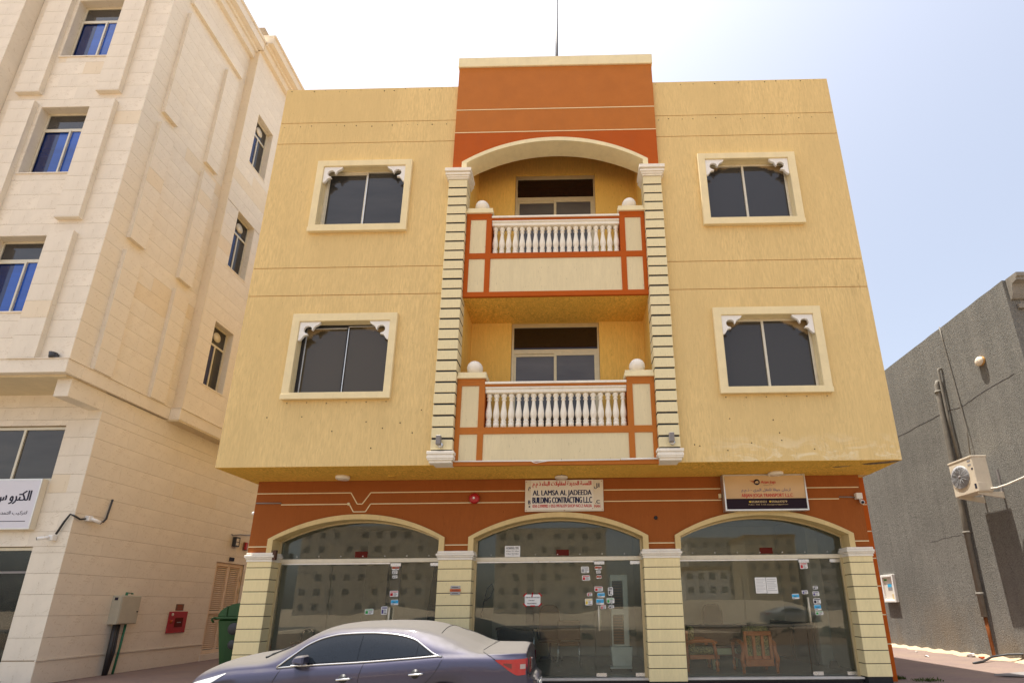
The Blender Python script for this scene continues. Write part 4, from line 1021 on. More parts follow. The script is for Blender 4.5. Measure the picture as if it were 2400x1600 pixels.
# ------------------------------------------------------------------ the stone-clad building on the left
def M_stone(name, col, joint=False):
    """limestone slabs: tone differs from slab to slab, faint brown veins"""
    t = NT(name)
    oi = t.new('ObjectInfo')
    n = t.noise(t.coord((1.6, 1.6, 1.6)), 1.0, 6, .62, .4); f = t.noise(t.coord((5, 5, 5)), 1.0, 8, .72, 1.6)
    c = t.mix(t.ramp(n, .3, .7), sc_(col, .92), sc_(col, 1.05))
    c = t.mix(t.math('MULTIPLY', oi.outputs['Random'], .16), c, sc_(col, .86))
    c = t.mix(t.ramp(oi.outputs['Random'], .94, .96, (0, 0, 0, 1), (.5, .5, .5, 1)), c, (col[0] * .96, col[1] * .86, col[2] * .68))
    v = t.noise(t.coord((2.6, 2.6, 4.5)), 1.0, 7, .7, 2.5)
    band = t.math('ABSOLUTE', t.math('SUBTRACT', v, .5))
    vein = t.math('MULTIPLY', t.ramp(band, .0, .018, (1, 1, 1, 1), (0, 0, 0, 1)), t.ramp(f, .51, .62))
    c = t.mix(t.math('MULTIPLY', vein, .8), c, (.36, .25, .12))
    return t.done(c, .62, t.bump(f, .08, .004), spec=.35)
STONE = (.75, .675, .555)
mt['stone'] = M_stone('limestone_cladding', STONE)
mt['joint'] = M_paint('stone_joint', (.42, .33, .23), .9, .2)
mt['soffit_st'] = M_paint('cream_soffit', (.66, .56, .38), .8, .08)
LB = thing('stone_building', 'tall cream limestone clad apartment building with blue windows on the left', 'building', (-12, 9.6, PZ))
LX, LY = -10.0, 9.60          # lower storey: side wall plane, front wall plane
UY = 8.70                     # upper storeys: front plane
LZ = 6.12                     # underside of the overhang
og = org(LB)
_mesh_cache = {}
def slab(parent, w, h, axis, loc):
    """one cladding slab, proud of its wall by 12 mm"""
    k = (round(w, 3), round(h, 3), axis)
    if k not in _mesh_cache:
        g = .0026; e = .0007
        m = MB().box(e, w - e, 0, .014, g, h - g) if axis == 'y' else MB().box(-.014, 0, e, w - e, g, h - g)
        _mesh_cache[k] = m.mesh('stone_slab', mt['stone'])
    return link('stone_slab', _mesh_cache[k], parent, (loc[0] - og.x, loc[1] - og.y, loc[2] - og.z))
def clad(parent, a0, a1, zs, axis, plane, w=.9, shift=.0, holes=(), jitter=False):
    """courses of slabs from a0 to a1 (x for a front, y for a side); holes = (a, b, z0, z1) cut slabs back"""
    for j in range(len(zs) - 1):
        z0, z1_ = zs[j], zs[j + 1]
        cuts = {a0, a1}
        a = a0 + (shift if j % 2 else w)
        while a < a1 - .2: 
            if a > a0 + .2: cuts.add(round(a, 3))
            a += w
        for h in holes:
            if h[2] < z1_ - .02 and h[3] > z0 + .02: cuts |= {c for c in h[:2] if a0 < c < a1}
        cuts = sorted(cuts)
        for p, q in zip(cuts[:-1], cuts[1:]):
            if q - p < .02: continue
            mid = (p + q) / 2; segs = [(z0, z1_)]
            for h in holes:
                if h[0] - .001 <= mid <= h[1] + .001:
                    ns = []
                    for s0, s1 in segs:
                        if h[3] <= s0 or h[2] >= s1: ns.append((s0, s1)); continue
                        if h[2] > s0: ns.append((s0, h[2]))
                        if h[3] < s1: ns.append((h[3], s1))
                    segs = ns
            for s0, s1 in segs:
                if s1 - s0 > .03: slab(parent, q - p, s1 - s0, axis, (p, plane, s0) if axis == 'y' else (plane, p, s0))
# lower side wall
zs_low = [.77] + [.77 + .3955 * k for k in range(1, 13)] + [5.72, LZ]
DOOR = (13.80, 15.0, .50, 2.93)
Wl = part('side_wall', MB().holes(LY + .0146, 22, PZ - .1, LZ, LX - .3, LX - .0145, [DOOR], axis='x'), mt['joint'], LB)
clad(Wl, LY, 17.0, zs_low, 'x', LX, 1.5, .75, [DOOR])
zs_pl = [PZ - .05, .752]
clad(Wl, LY, 13.8, zs_pl, 'x', LX + .004, .42, .42)
clad(Wl, 15.0, 17.0, zs_pl, 'x', LX + .004, .42, .42)
part('plinth_bead', MB().box(LX - .01, LX + .022, LY - .022, 13.8, .753, .769), mt['stone'], LB)
# lower front wall with the shop opening and the mezzanine window
Wf = part('front_wall', MB().holes(-20, LX - .301, PZ - .1, LZ, LY + .0145, LY + .3, [(-20, -10.66, PZ - .1, 2.87), (-14.2, -10.68, 4.22, 5.40)]), mt['joint'], LB)
clad(Wf, -10.66, LX - .0003, zs_low[:6] + [2.87], 'y', LY, .9, .9)
clad(Wf, -10.66, LX - .0003, zs_pl, 'y', LY - .004, .9, .9)
clad(Wf, -15, LX - .0003, [2.87, 3.165, 3.56, 3.95, 4.335, 4.735, 5.13, 5.53, 5.82, LZ], 'y', LY, 1.05, .5, [(-14.2, -10.68, 4.22, 5.40)])
MW = part('mezzanine_window', MB().holes(-14.2, -10.685, 4.222, 5.398, LY + .06, LY + .12, [(-14.15, -12.95, 4.27, 5.33), (-12.9, -11.62, 4.27, 5.33), (-11.57, -10.735, 4.27, 5.33)]), mt['alu_w'], LB, bevel=.004)
for a, b in ((-14.16, -12.94), (-12.91, -11.61), (-11.58, -10.725)): part('pane', MB().box(a, b, LY + .085, LY + .093, 4.26, 5.34), mt['dglass_b'], MW)
SF = part('shop_window', MB().holes(-20, -10.665, PZ, 2.865, LY + .06, LY + .13, [(-20, -10.72, .42, 2.80)]), mt['alu_w'], LB, bevel=.004)
part('pane', MB().box(-13.5, -10.71, LY + .09, LY + .098, .41, 2.81), mt['glass_l'], SF)
part('rail', MB().box(-13.5, -10.72, LY + .07, LY + .088, 2.36, 2.40), mt['floodgrey'], SF)
part('sill', MB().box(-13.5, -10.55, LY - .03, LY + .2, .38, .42), mt['marble'], SF)
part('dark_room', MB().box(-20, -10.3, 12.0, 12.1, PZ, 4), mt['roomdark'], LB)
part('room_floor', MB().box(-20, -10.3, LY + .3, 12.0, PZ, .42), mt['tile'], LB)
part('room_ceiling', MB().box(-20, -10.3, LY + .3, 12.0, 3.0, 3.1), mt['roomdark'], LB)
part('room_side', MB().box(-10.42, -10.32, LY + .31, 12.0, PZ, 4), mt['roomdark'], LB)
# overhang: soffit, ledge, corner beam
part('soffit', MB().box(-20, LX - .02, UY + .05, LY + .01, LZ - .02, LZ + .03), mt['soffit_st'], LB)
part('ledge', MB().box(-20, LX + .07, UY - .07, UY + .25, LZ + .02, LZ + .31), mt['stone'], LB, bevel=.006)
part('ledge', MB().box(LX - .25, LX + .07, UY + .2501, 11.18, LZ + .02, LZ + .31), mt['stone'], LB, bevel=.006)
part('ledge', MB().box(LX - .25, LX + .32, 11.1801, 22, LZ + .02, LZ + .31), mt['stone'], LB, bevel=.006)
part('ledge_bead', MB().box(-20, LX + .085, UY - .085, 11.165, LZ + .3105, LZ + .328), mt['stone'], LB)
part('ledge_bead', MB().box(LX - .25, LX + .335, 11.166, 22, LZ + .3105, LZ + .328), mt['stone'], LB)
part('corner_beam', MB().box(-10.30, LX - .004, 8.86, LY + .013, 5.73, LZ - .001), mt['stone'], LB, bevel=.005)
part('side_soffit', MB().box(LX - .2, LX + .31, 11.19, 22, LZ - .02, LZ + .019), mt['soffit_st'], LB)
# upper side wall: front stretch with strips, then a stretch standing 25 cm further out
TOPZ = 19.1
zs_up = [LZ + .329] + [6.55 + .395 * k for k in range(1, 30)] 
zs_up = [z for z in zs_up if z < 18.2] + [18.3]
Wu = part('upper_side_wall', MB().box(LX - .4, LX - .0145, UY + .0146, 11.284, LZ + .31, TOPZ), mt['joint'], LB)
clad(Wu, UY, 11.30, zs_up, 'x', LX, 1.3, .65)
SWIN = [(11.76, 12.50, 7.37, 9.24), (11.76, 12.50, 11.02, 12.89), (11.76, 12.50, 14.70, 16.57)]
BX = LX + .25
Wb = part('upper_side_wall', MB().holes(11.30, 22, LZ + .31, TOPZ + .5, BX - .5, BX - .0145, SWIN, axis='x'), mt['joint'], LB)
clad(Wb, 11.30, 14.2, zs_up + [18.6], 'x', BX, 1.5, .75, SWIN)
part('return_face', MB().box(LX + .0005, BX - .0005, 11.285, 11.2995, LZ + .33, 18.55), mt['stone'], LB)
for (a, b, z0, z1_) in SWIN:
    w = part('side_window', MB().holes(a - .02, b + .02, z0 - .02, z1_ + .02, BX - .42, BX - .006, [(a + .003, b - .003, z0 + .003, z1_ - .003)], axis='x'), mt['stone'], LB)
    part('frame', MB().holes(a + .004, b - .004, z0 + .004, z1_ - .004, BX - .22, BX - .17, [(a + .05, (a + b) / 2 - .02, z0 + .05, z1_ - .60), ((a + b) / 2 + .02, b - .05, z0 + .05, z1_ - .60), (a + .05, b - .05, z1_ - .54, z1_ - .05)], axis='x'), mt['alu_w'], w, bevel=.003)
    part('pane', MB().box(BX - .205, BX - .195, a + .04, (a + b) / 2, z0 + .04, z1_ - .58), mt['curtain'], w)
    part('pane', MB().box(BX - .205, BX - .195, (a + b) / 2 + .001, b - .04, z0 + .04, z1_ - .58), mt['dglass'], w)
    part('pane', MB().box(BX - .205, BX - .195, a + .04, b - .04, z1_ - .56, z1_ - .04), mt['dglass'], w)
    part('fan', MB().lathe([(.001, .0), (.13, .0), (.14, .02), (.001, .022)], (BX - .194, (a + b) / 2, z1_ - .30), 18, 'x'), mt['signcream'], w)
    part('sill', MB().box(BX - .23, BX + .012, a - .03, b + .03, z0 - .03, z0 - .0005), mt['stone'], w)
# raised strips on the side wall
for (y0, y1) in ((9.12, 9.53), (10.53, 10.96)):
    for (z0, z1_) in ((LZ + .33, 9.38), (9.70, 13.06), (13.36, 16.73)):
        zz = [z0] + [z for z in zs_up if z0 + .15 < z < z1_ - .15] + [z1_]
        st = part('strip', MB().box(LX + .001, LX + .086, y0 + .003, y1 - .003, z0 + .003, z1_ - .003), mt['stone'], LB)
        clad(st, y0, y1, zz, 'x', LX + .100, 2, 2)
part('frieze_strip', MB().box(LX + .001, LX + .10, 9.10, 11.06, 17.06, 17.42), mt['stone'], LB, bevel=.006)
def cornice(x0, x1, y0, y1, zb):
    m = MB()
    for a, b, g in ((0, .24, .13), (.2405, .34, .20), (.3405, .62, .36), (.6205, .70, .40)):
        m.box(x0, x1 + g, y0 - g if y0 < 9 else y0, y1, zb + a, zb + b)
    return m
part('cornice', cornice(-20, LX, UY, 11.299, 18.25), mt['stone'], LB, bevel=.006)
part('cornice', cornice(LX - .4, BX, 11.30, 22, 18.55), mt['stone'], LB, bevel=.006)
# upper front wall
FWIN = [(-12.42, -11.17, 7.55, 9.41), (-12.42, -11.17, 11.10, 13.03), (-12.42, -11.17, 14.64, 16.57)]
Wn = part('upper_front_wall', MB().holes(-14.3, LX - .401, LZ + .31, TOPZ, UY + .0145, UY + .5, FWIN), mt['joint'], LB)
clad(Wn, -13.35, LX - .0003, zs_up, 'y', UY, 1.12, .5, FWIN)
for (x0, x1) in ((-13.08, -12.50), (-11.15, -10.60)):
    for (z0, z1_) in ((LZ + .33, 9.45), (9.82, 13.13), (13.42, 16.72)):
        zz = [z0] + [z for z in zs_up if z0 + .15 < z < z1_ - .15] + [z1_]
        st = part('strip', MB().box(x0 + .003, x1 - .003, UY - .086, UY - .001, z0 + .003, z1_ - .003), mt['stone'], LB)
        clad(st, x0, x1, zz, 'y', UY - .100, 2, 2)
        part('strip_foot', MB().box(x0, x1, UY - .098, UY - .001, z0 - .02, z0), mt['stone'], st)
for (a, b, z0, z1_) in FWIN:
    w = part('front_window', MB().holes(a - .02, b + .02, z0 - .02, z1_ + .02, UY + .008, UY + .48, [(a + .003, b - .003, z0 + .003, z1_ - .003)]), mt['stone'], LB)
    xm = (a + b) / 2 + .05
    part('frame', MB().holes(a + .004, b - .004, z0 + .004, z1_ - .004, UY + .17, UY + .22, [(a + .05, xm - .02, z0 + .04, z1_ - .54), (xm + .02, b - .05, z0 + .04, z1_ - .54), (a + .05, b - .05, z1_ - .46, z1_ - .05)]), mt['alu_w'], w, bevel=.003)
    part('sash', MB().holes(a + .04, xm + .02, z0 + .03, z1_ - .53, UY + .155, UY + .169, [(a + .075, xm - .02, z0 + .06, z1_ - .57)]), mt['alu_w'], w)
    part('pane', MB().box(a + .04, xm - .27, UY + .19, UY + .198, z0 + .03, z1_ - .52), mt['curtain'], w)
    part('pane', MB().box(xm - .269, xm, UY + .19, UY + .198, z0 + .03, z1_ - .52), mt['bglass'], w)
    part('pane', MB().box(xm + .001, b - .04, UY + .19, UY + .198, z0 + .03, z1_ - .52), mt['bglass'], w)
    part('transom_pane', MB().box(a + .04, b - .04, UY + .19, UY + .198, z1_ - .48, z1_ - .04), mt['dglass'], w)
    part('sill', MB().box(a - .03, b + .03, UY - .02, UY + .18, z0 - .03, z0 - .0005), mt['stone'], w)
PRX0, PRX1 = -14.05, -13.36
Wp = part('front_pier', MB().box(PRX0 + .003, PRX1 - .003, UY - .285, UY + .5, LZ + .329, TOPZ), mt['stone'], LB)
clad(Wp, PRX0, PRX1, zs_up, 'y', UY - .30, 2, 2)
# open balconies further left
for z0 in (6.45, 10.0, 13.6):
    part('balcony_slab', MB().box(-19, PRX0 - .001, UY - .1, UY + 1.6, z0 + 3.05, z0 + 3.3), mt['ochre'], LB)
    part('balcony_front', MB().box(-19, PRX0 - .001, UY - .12, UY + .05, z0 - .2, z0 + .9), mt['stone'], LB)
part('balcony_back', MB().box(-19, PRX0 - .001, UY + 1.6, UY + 1.7, LZ, TOPZ), mt['ochre'], LB)
part('roof', MB().box(-20, LX - .5, UY + .5, 22, TOPZ - .3, TOPZ - .1), mt['conc'], LB)
# louvred service door
LD = part('louvre_door', MB().holes(DOOR[0], DOOR[1], DOOR[2], DOOR[3], LX - .09, LX - .035, [(13.90, 14.35, 1.62, 2.83), (14.42, 14.87, 1.62, 2.83), (13.90, 14.35, .60, 1.54), (14.42, 14.87, .60, 1.54)], axis='x'), M_paint('door_paint', (.74, .59, .43), .6, .08), LB, bevel=.004)
mt['louvre'] = M_paint('louvre_paint', (.80, .65, .48), .6, .1)
part('door_back', MB().box(LX - .16, LX - .14, DOOR[0], DOOR[1], DOOR[2], DOOR[3]), mt['darkplastic'], LD)
lm = MB().prism([(-.03, -.03), (.012, -.052), (.016, -.046), (-.026, -.022)], 0, .45, 'y')
lme = MB(); lme.add([(-.035, 0, .03), (-.03, 0, .034), (.018, 0, -.014), (.013, 0, -.018), (-.035, .45, .03), (-.03, .45, .034), (.018, .45, -.014), (.013, .45, -.018)], [(0, 1, 2, 3), (4, 7, 6, 5), (0, 4, 5, 1), (1, 5, 6, 2), (2, 6, 7, 3), (3, 7, 4, 0)])
lme = lme.mesh('louvre', mt['louvre'])
for y0 in (13.90, 14.42):
    for z0, n_ in ((.64, 17), (1.66, 22)):
        for k in range(n_): link('louvre', lme, LD, (LX - .06 - og.x, y0 - og.y, z0 + k * .0545 - og.z))
part('hinge', MB().tube([(LX - .02, 14.93, 2.45), (LX - .02, 14.93, 2.6)], .012, 6), mt['alu'], LD)
part('hinge', MB().tube([(LX - .02, 14.93, 2.1), (LX - .02, 14.93, 2.25)], .012, 6), mt['alu'], LD)
part('threshold', MB().box(LX - .2, LX + .03, DOOR[0] - .03, DOOR[1], PZ - .05, DOOR[2] - .001), mt['stone'], LB)

# fittings on the stone building
S3 = thing('shop_sign', 'white box sign with black Arabic lettering on the stone building', 'sign', (-11.5, 9.45, 3.2))
part('box', MB().box(-14.3, -10.712, 9.485, 9.598, 3.195, 4.215), mt['signcream'], S3, bevel=.006)
part('face', MB().box(-14.27, -10.735, 9.476, 9.4845, 3.22, 4.19), M_paint('sign_white_print', (.66, .65, .70), .5, .02), S3)
part('frame', MB().holes(-14.3, -10.712, 3.195, 4.215, 9.472, 9.4848, [(-14.27, -10.736, 3.222, 4.188)]), mt['bright'], S3)
# the word runs off the left edge of the picture
text(arabic('الكترو س'), (-11.56, -10.855, 3.70, 3.975), 9.4758, mt['ink_dark'], S3, .03)
text(arabic('لتركيب التمديدات والتركيب'), (-11.98, -10.84, 3.472, 3.562), 9.4758, mt['ink_dark'], S3, .015)
part('rule', MB().box(-13.9, -10.83, 9.4732, 9.4755, 3.348, 3.36), mt['ink_dark'], S3)
SPT = thing('ledge_spotlight', 'small black spotlight standing on the corner ledge of the stone building', 'spotlight', (-10.25, 8.62, LZ + .33))
part('body', MB().lathe([(.001, 0), (.055, 0), (.06, .02), (.068, .11), (.001, .115)], (-10.27, 8.63, LZ + .329), 14), mt['darkplastic'], SPT)
part('bracket', MB().box(-10.22, -10.16, 8.61, 8.65, LZ + .329, LZ + .40), mt['darkplastic'], SPT)
def bullet_cam(p, d, axis, label):
    C = thing('security_camera', label, 'camera', p, 'security cameras')
    p = Vector(p); d = Vector(d).normalized()
    wallv = Vector((0, 1, 0)) if axis == 'y' else Vector((-1, 0, 0))
    b = p + wallv * .05
    part('base', MB().box(b.x - .05, b.x + .05, b.y - .05, b.y + .05, b.z - .055, b.z + .055), mt['paper'], C, bevel=.01)
    part('barrel', MB().tube([p, p + d * .08, p + d * .17], [.026, .034, .034], 14), mt['paper'], C)
    part('lens', MB().tube([p + d * .1705, p + d * .18], .029, 14), mt['ink_dark'], C)
    return C
bullet_cam((-10.27, 9.50, 3.03), (-.8, -.5, -.18), 'y', 'white bullet camera on the front of the stone corner')
bullet_cam((-9.90, 9.86, 3.46), (.4, .55, -.30), 'x', 'white bullet camera on the side wall of the stone building')
solo('black_conduit', MB().tube([(-10.22, 9.55, 3.10), (-10.13, 9.56, 3.35), (-10.05, 9.56, 3.50), (-9.97, 9.60, 3.46), (-9.97, 9.70, 3.42), (-9.97, 9.85, 3.46), (-9.97, 10.06, 3.44), (-9.97, 10.20, 3.45), (-9.97, 10.25, 3.52), (-9.97, 10.29, 3.95)], .018, 8), mt['darkplastic'], 'bent black conduit joining the two cameras on the stone corner', 'conduit')
MBX = thing('meter_box', 'grey metal meter box on pipes against the stone side wall', 'meter box', (-9.85, 11.1, PZ))
mt['boxgrey'] = M_paint('box_enamel', (.46, .43, .34), .5, .06)
part('cabinet', MB().box(LX + .001, LX + .20, 10.86, 11.36, 1.36, 1.96), mt['boxgrey'], MBX, bevel=.008)
part('door', MB().box(LX + .2005, LX + .215, 10.875, 11.345, 1.375, 1.945), mt['boxgrey'], MBX, bevel=.004)
part('lock', MB().lathe([(.001, 0), (.015, 0), (.015, .02), (.001, .02)], (LX + .216, 11.30, 1.62), 8, 'x'), mt['darkplastic'], MBX)
part('label_plate', MB().box(LX + .06, LX + .13, 10.852, 10.8595, 1.86, 1.92), mt['ink_dark'], MBX)
part('black_pipe', MB().tube([(LX + .10, 10.97, 1.36), (LX + .10, 10.97, PZ)], .045, 10), mt['darkplastic'], MBX)
part('black_pipe', MB().tube([(LX + .10, 11.05, 1.36), (LX + .10, 11.07, .8), (LX + .10, 11.0, PZ)], .03, 10), mt['darkplastic'], MBX)
mt['greenpipe'] = M_plain('green_pipe', (.02, .17, .09), .4)
part('green_pipe', MB().tube([(LX + .10, 11.22, 1.36), (LX + .10, 11.20, .9), (LX + .10, 11.16, PZ)], .022, 8), mt['greenpipe'], MBX)
part('green_pipe', MB().tube([(LX + .06, 11.12, 1.96), (LX + .06, 11.12, 2.02), (LX + .06, 11.26, 2.02), (LX + .06, 11.26, 1.99)], .024, 8), mt['greenpipe'], MBX)
FH = thing('fire_cabinet', 'red fire cabinet with dark glass set on the stone side wall', 'fire cabinet', (LX, 12.75, 1.1))
part('door', MB().box(LX + .001, LX + .03, 12.48, 13.06, 1.10, 1.61), M_plain('cabinet_red', (.35, .015, .02), .4), FH, bevel=.006)
part('dark_pane', MB().box(LX + .0305, LX + .036, 12.68, 12.93, 1.24, 1.46), mt['plate_red'], FH)
part('roundel', MB().lathe([(.001, 0), (.05, 0), (.05, .004), (.001, .004)], (LX + .031, 12.57, 1.37), 14, 'x'), mt['ink_rust'], FH)
part('roundel', MB().lathe([(.001, 0), (.035, 0), (.035, .004), (.001, .004)], (LX + .031, 12.57, 1.54), 14, 'x'), mt['signcream'], FH)
part('print', MB().box(LX + .0365, LX + .038, 12.74, 12.87, 1.34, 1.36), mt['ink_grey'], FH)
NP = thing('nameplate', 'small brown lettered plate above the red fire cabinet', 'plate', (LX, 12.78, 1.63))
part('plate', MB().box(LX + .001, LX + .014, 12.66, 12.90, 1.635, 1.79), M_plain('brown_plate', (.16, .075, .04), .5), NP)
for k in range(4): part('print', MB().box(LX + .0145, LX + .016, 12.69, 12.87 - .03 * (k % 2), 1.66 + .03 * k, 1.672 + .03 * k), mt['ink_rust'], NP)
LN = thing('wall_lantern', 'black box wall lantern with white pane above the louvred door', 'lantern', (LX, 14.37, 3.45))
part('body', MB().holes(14.28, 14.46, 3.41, 3.69, LX + .001, LX + .11, [(14.305, 14.435, 3.45, 3.65)], axis='x'), mt['darkplastic'], LN, bevel=.004)
part('pane', MB().box(LX + .02, LX + .10, 14.304, 14.436, 3.449, 3.651), mt['lampwhite'], LN)
part('bar', MB().box(LX + .101, LX + .112, 14.305, 14.435, 3.54, 3.555), mt['darkplastic'], LN)
solo('wall_bracket', MB().tube([(LX + .02, 14.17, 3.75), (LX + .05, 14.19, 3.72), (LX + .06, 14.5, 3.78), (LX + .06, 15.0, 3.83)], .018, 8), mt['floodgrey'], 'dark iron bracket bar above the lantern on the stone wall', 'bracket')
AB = thing('alarm_beacon', 'small red alarm beacon on the stone wall right of the lantern', 'beacon', (LX, 14.86, 3.4))
part('base', MB().box(LX + .001, LX + .04, 14.77, 14.95, 3.36, 3.60), M_plain('beacon_brown', (.20, .08, .05), .5), AB, bevel=.006)
part('lens', MB().box(LX + .041, LX + .09, 14.78, 14.86, 3.37, 3.59), mt['bellred'], AB, bevel=.01)
solo('door_vent', MB().box(LX + .001, LX + .03, 14.28, 14.46, 3.0, 3.10), mt['ink_dark'], 'small dark vent plate above the louvred door', 'vent')
# wheeled bin
BN = thing('waste_bin', 'large green wheeled waste bin with domed lid in the left alley', 'bin', (-6.75, 10.7, PZ))
t = NT('bin_green'); nb = t.noise(t.coord((4, 4, 1.2)), 1.0, 6, .7)
mt['bin'] = t.done(t.mix(t.ramp(nb, .4, .75), (.007, .050, .010), (.018, .085, .018)), .45, spec=.4)
m = MB()
ring = lambda z, g: [(-7.17 + g, 10.2 + g, z), (-6.18 - g, 10.2 + g, z), (-6.18 - g, 11.2 - g, z), (-7.17 + g, 11.2 - g, z)]
m.add(ring(PZ + .16, .11) + ring(1.46, .0), [(0, 1, 5, 4), (1, 2, 6, 5), (2, 3, 7, 6), (3, 0, 4, 7), (3, 2, 1, 0), (4, 5, 6, 7)])
part('body', m, mt['bin'], BN, bevel=.03)
part('rim', MB().box(-7.21, -6.15, 10.15, 11.25, 1.4605, 1.51), mt['bin'], BN, bevel=.012)
lid = [(-7.18, 1.511)] + [(-6.67 + .51 * math.cos(a), 1.511 + .27 * math.sin(a)) for a in np.linspace(math.pi * .94, math.pi * .06, 14)] + [(-6.16, 1.511)]
part('lid', MB().prism(lid, 10.2, 11.2), mt['bin'], BN, bevel=.01)
for xx in (-7.0, -6.75, -6.5): part('lid_rib', MB().box(xx - .012, xx + .012, 10.185, 10.199, 1.512, 1.512 + .26 * math.sqrt(max(.05, 1 - ((xx + 6.67) / .51) ** 2))), mt['bin'], BN)
part('trunnion', MB().lathe([(.001, 0), (.105, 0), (.115, .012), (.115, .03), (.001, .04)], (-6.80, 10.165, 1.28), 20, 'y'), mt['darkplastic'], BN)
part('trunnion', MB().lathe([(.001, 0), (.08, 0), (.09, .012), (.09, .03), (.001, .04)], (-6.80, 10.20, .98), 20, 'y'), mt['darkplastic'], BN)
part('lug', MB().tube([(-7.19, 10.14, 1.40), (-7.24, 10.14, 1.46), (-7.19, 10.14, 1.50)], .02, 6), mt['bin'], BN)
for xx in (-7.1, -6.38):
    for yy in (10.32, 11.08): part('wheel', MB().lathe([(.001, -.03), (.08, -.03), (.08, .03), (.001, .03)], (xx, yy, PZ + .081), 14, 'x'), mt['darkplastic'], BN)

# ------------------------------------------------------------------ the grey rendered building on the right
RX, RYF, RZT = 10.2, 10.25, 9.02
def M_cement():
    """rough grey cement render: sandy grain, rain streaks, damp along the foot"""
    t = NT('grey_cement_render')
    g = t.noise(t.coord((42, 42, 42)), 1.0, 4, .7); s = t.noise(t.coord((2.6, 2.6, .22)), 1.0, 6, .68)
    b = t.noise(t.coord((.45, .45, .6)), 1.0, 6, .65)
    c = t.mix(t.ramp(g, .33, .68), (.075, .072, .066), (.24, .232, .21))
    c = t.mix(t.ramp(s, .40, .70, (0, 0, 0, 1), (.55, .55, .55, 1)), c, (.24, .228, .205))
    c = t.mix(t.ramp(b, .45, .72, (0, 0, 0, 1), (.55, .55, .55, 1)), c, (.12, .116, .106))
    gm = t.new('NewGeometry'); sp = t.new('SeparateXYZ'); t.lk(gm.outputs['Position'], sp.inputs[0])
    lo = t.new('MapRange'); lo.inputs[1].default_value = 2.2; lo.inputs[2].default_value = .4; t.lk(sp.outputs[2], lo.inputs[0])
    f = t.math('MULTIPLY', lo.outputs[0], t.ramp(t.noise(t.coord((1.1, 1.1, .5)), 1.0, 5, .65), .42, .66))
    c = t.mix(t.math('MULTIPLY', f, .55), c, (.23, .17, .105))
    return t.done(c, .95, t.bump(g, .9, .02), spec=.15)
mt['cement'] = M_cement()
mt['cement_s'] = M_paint('grey_smooth_render', (.24, .22, .19), .9, .2, .3, 2.5, dirt=.4, dirtcol=(.10, .09, .08))
RB = thing('grey_building', 'lower grey cement rendered building at the right edge', 'building', (11, 12, PZ))
rr = random.Random(8)
top = [(RYF, RZT)] + [(RYF + .35 * k, RZT + rr.uniform(-.012, .006)) for k in range(1, 36)] + [(23, RZT - .01)]
part('side_wall', MB().prism([(RYF, PZ - .1)] + top + [(23, PZ - .1)], RX, RX + .3, 'x'), mt['cement'], RB)
part('front_wall', MB().holes(RX + .301, 24, PZ - .1, RZT - .02, RYF, RYF + .3, [(10.62, 13.4, .4, 8.05)]), mt['cement_s'], RB)
part('recess_wall', MB().box(10.6, 13.45, RYF + .301, RYF + .4, .35, 8.1), mt['cement_s'], RB)
part('lintel_band', MB().box(RX + .18, 24, RYF - .06, RYF - .001, 8.24, 8.36), mt['cement_s'], RB, bevel=.01)
prof = [(RYF - .02, 8.48), (RYF - .05, 8.50), (RYF - .09, 8.60), (RYF - .11, 8.72), (RYF - .14, 8.83), (RYF - .26, 8.86), (RYF - .26, 8.92), (RYF - .30, 8.94), (RYF - .30, 9.03), (RYF - .005, 9.035), (RYF - .005, 8.48)]
part('cornice', MB().prism(prof, RX + .08, 24, 'x'), mt['cement_s'], RB)
part('roof', MB().box(RX + .31, 24, RYF + .41, 23, 8.3, 8.5), mt['conc'], RB)
# cracks
def crack(pts, w=.004):
    m = MB()
    r2 = random.Random(len(pts)); P = []
    for (y0, z0), (y1, z1_) in zip(pts[:-1], pts[1:]):
        for k in range(6): t_ = k / 6; P.append((y0 + (y1 - y0) * t_ + r2.uniform(-.012, .012), z0 + (z1_ - z0) * t_ + r2.uniform(-.016, .016)))
    P.append(pts[-1])
    for a, b in zip(P[:-1], P[1:]): m.tube([(RX - .001, a[0], a[1]), (RX - .001, b[0], b[1])], w, 4)
    o = part('crack', m, mt['ink_dark'], RB); o['kind'] = 'stuff'
crack([(10.55, 6.75), (11.6, 6.70), (12.2, 6.62), (12.6, 6.68), (13.6, 6.72), (14.9, 6.70)]); crack([(12.95, 3.35), (13.5, 3.40), (14.4, 3.34)], .0022)

# split air conditioner
AX0, AX1, AY0, AY1, AZ0, AZ1 = 9.57, 9.93, 11.55, 12.30, 4.20, 5.08
mt['acwhite'] = M_paint('ac_enamel', (.66, .58, .46), .45, .08, .02, 4, dirt=.25, dirtcol=(.36, .25, .13))
U = thing('air_conditioner', 'weathered cream air conditioner unit on brackets on the grey wall', 'air conditioner', (9.75, 11.9, AZ0 - .2))
part('casing', MB().box(AX0, AX1, AY0, AY1, AZ0, AZ1), mt['acwhite'], U, bevel=.012)
part('top_lid', MB().box(AX0 - .01, AX1 + .01, AY0 - .01, AY1 + .01, AZ1 - .035, AZ1 + .008), mt['acwhite'], U, bevel=.006)
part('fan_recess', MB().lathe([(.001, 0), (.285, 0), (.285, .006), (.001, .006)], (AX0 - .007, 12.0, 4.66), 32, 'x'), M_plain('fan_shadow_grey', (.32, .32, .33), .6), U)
gr = MB()
for k in range(9):
    rr_ = .035 + .031 * k; gr.tube([(AX0 - .018, 12.0 + rr_ * math.cos(a), 4.66 + rr_ * math.sin(a)) for a in np.linspace(0, 2 * math.pi, 25)], .0035, 4)
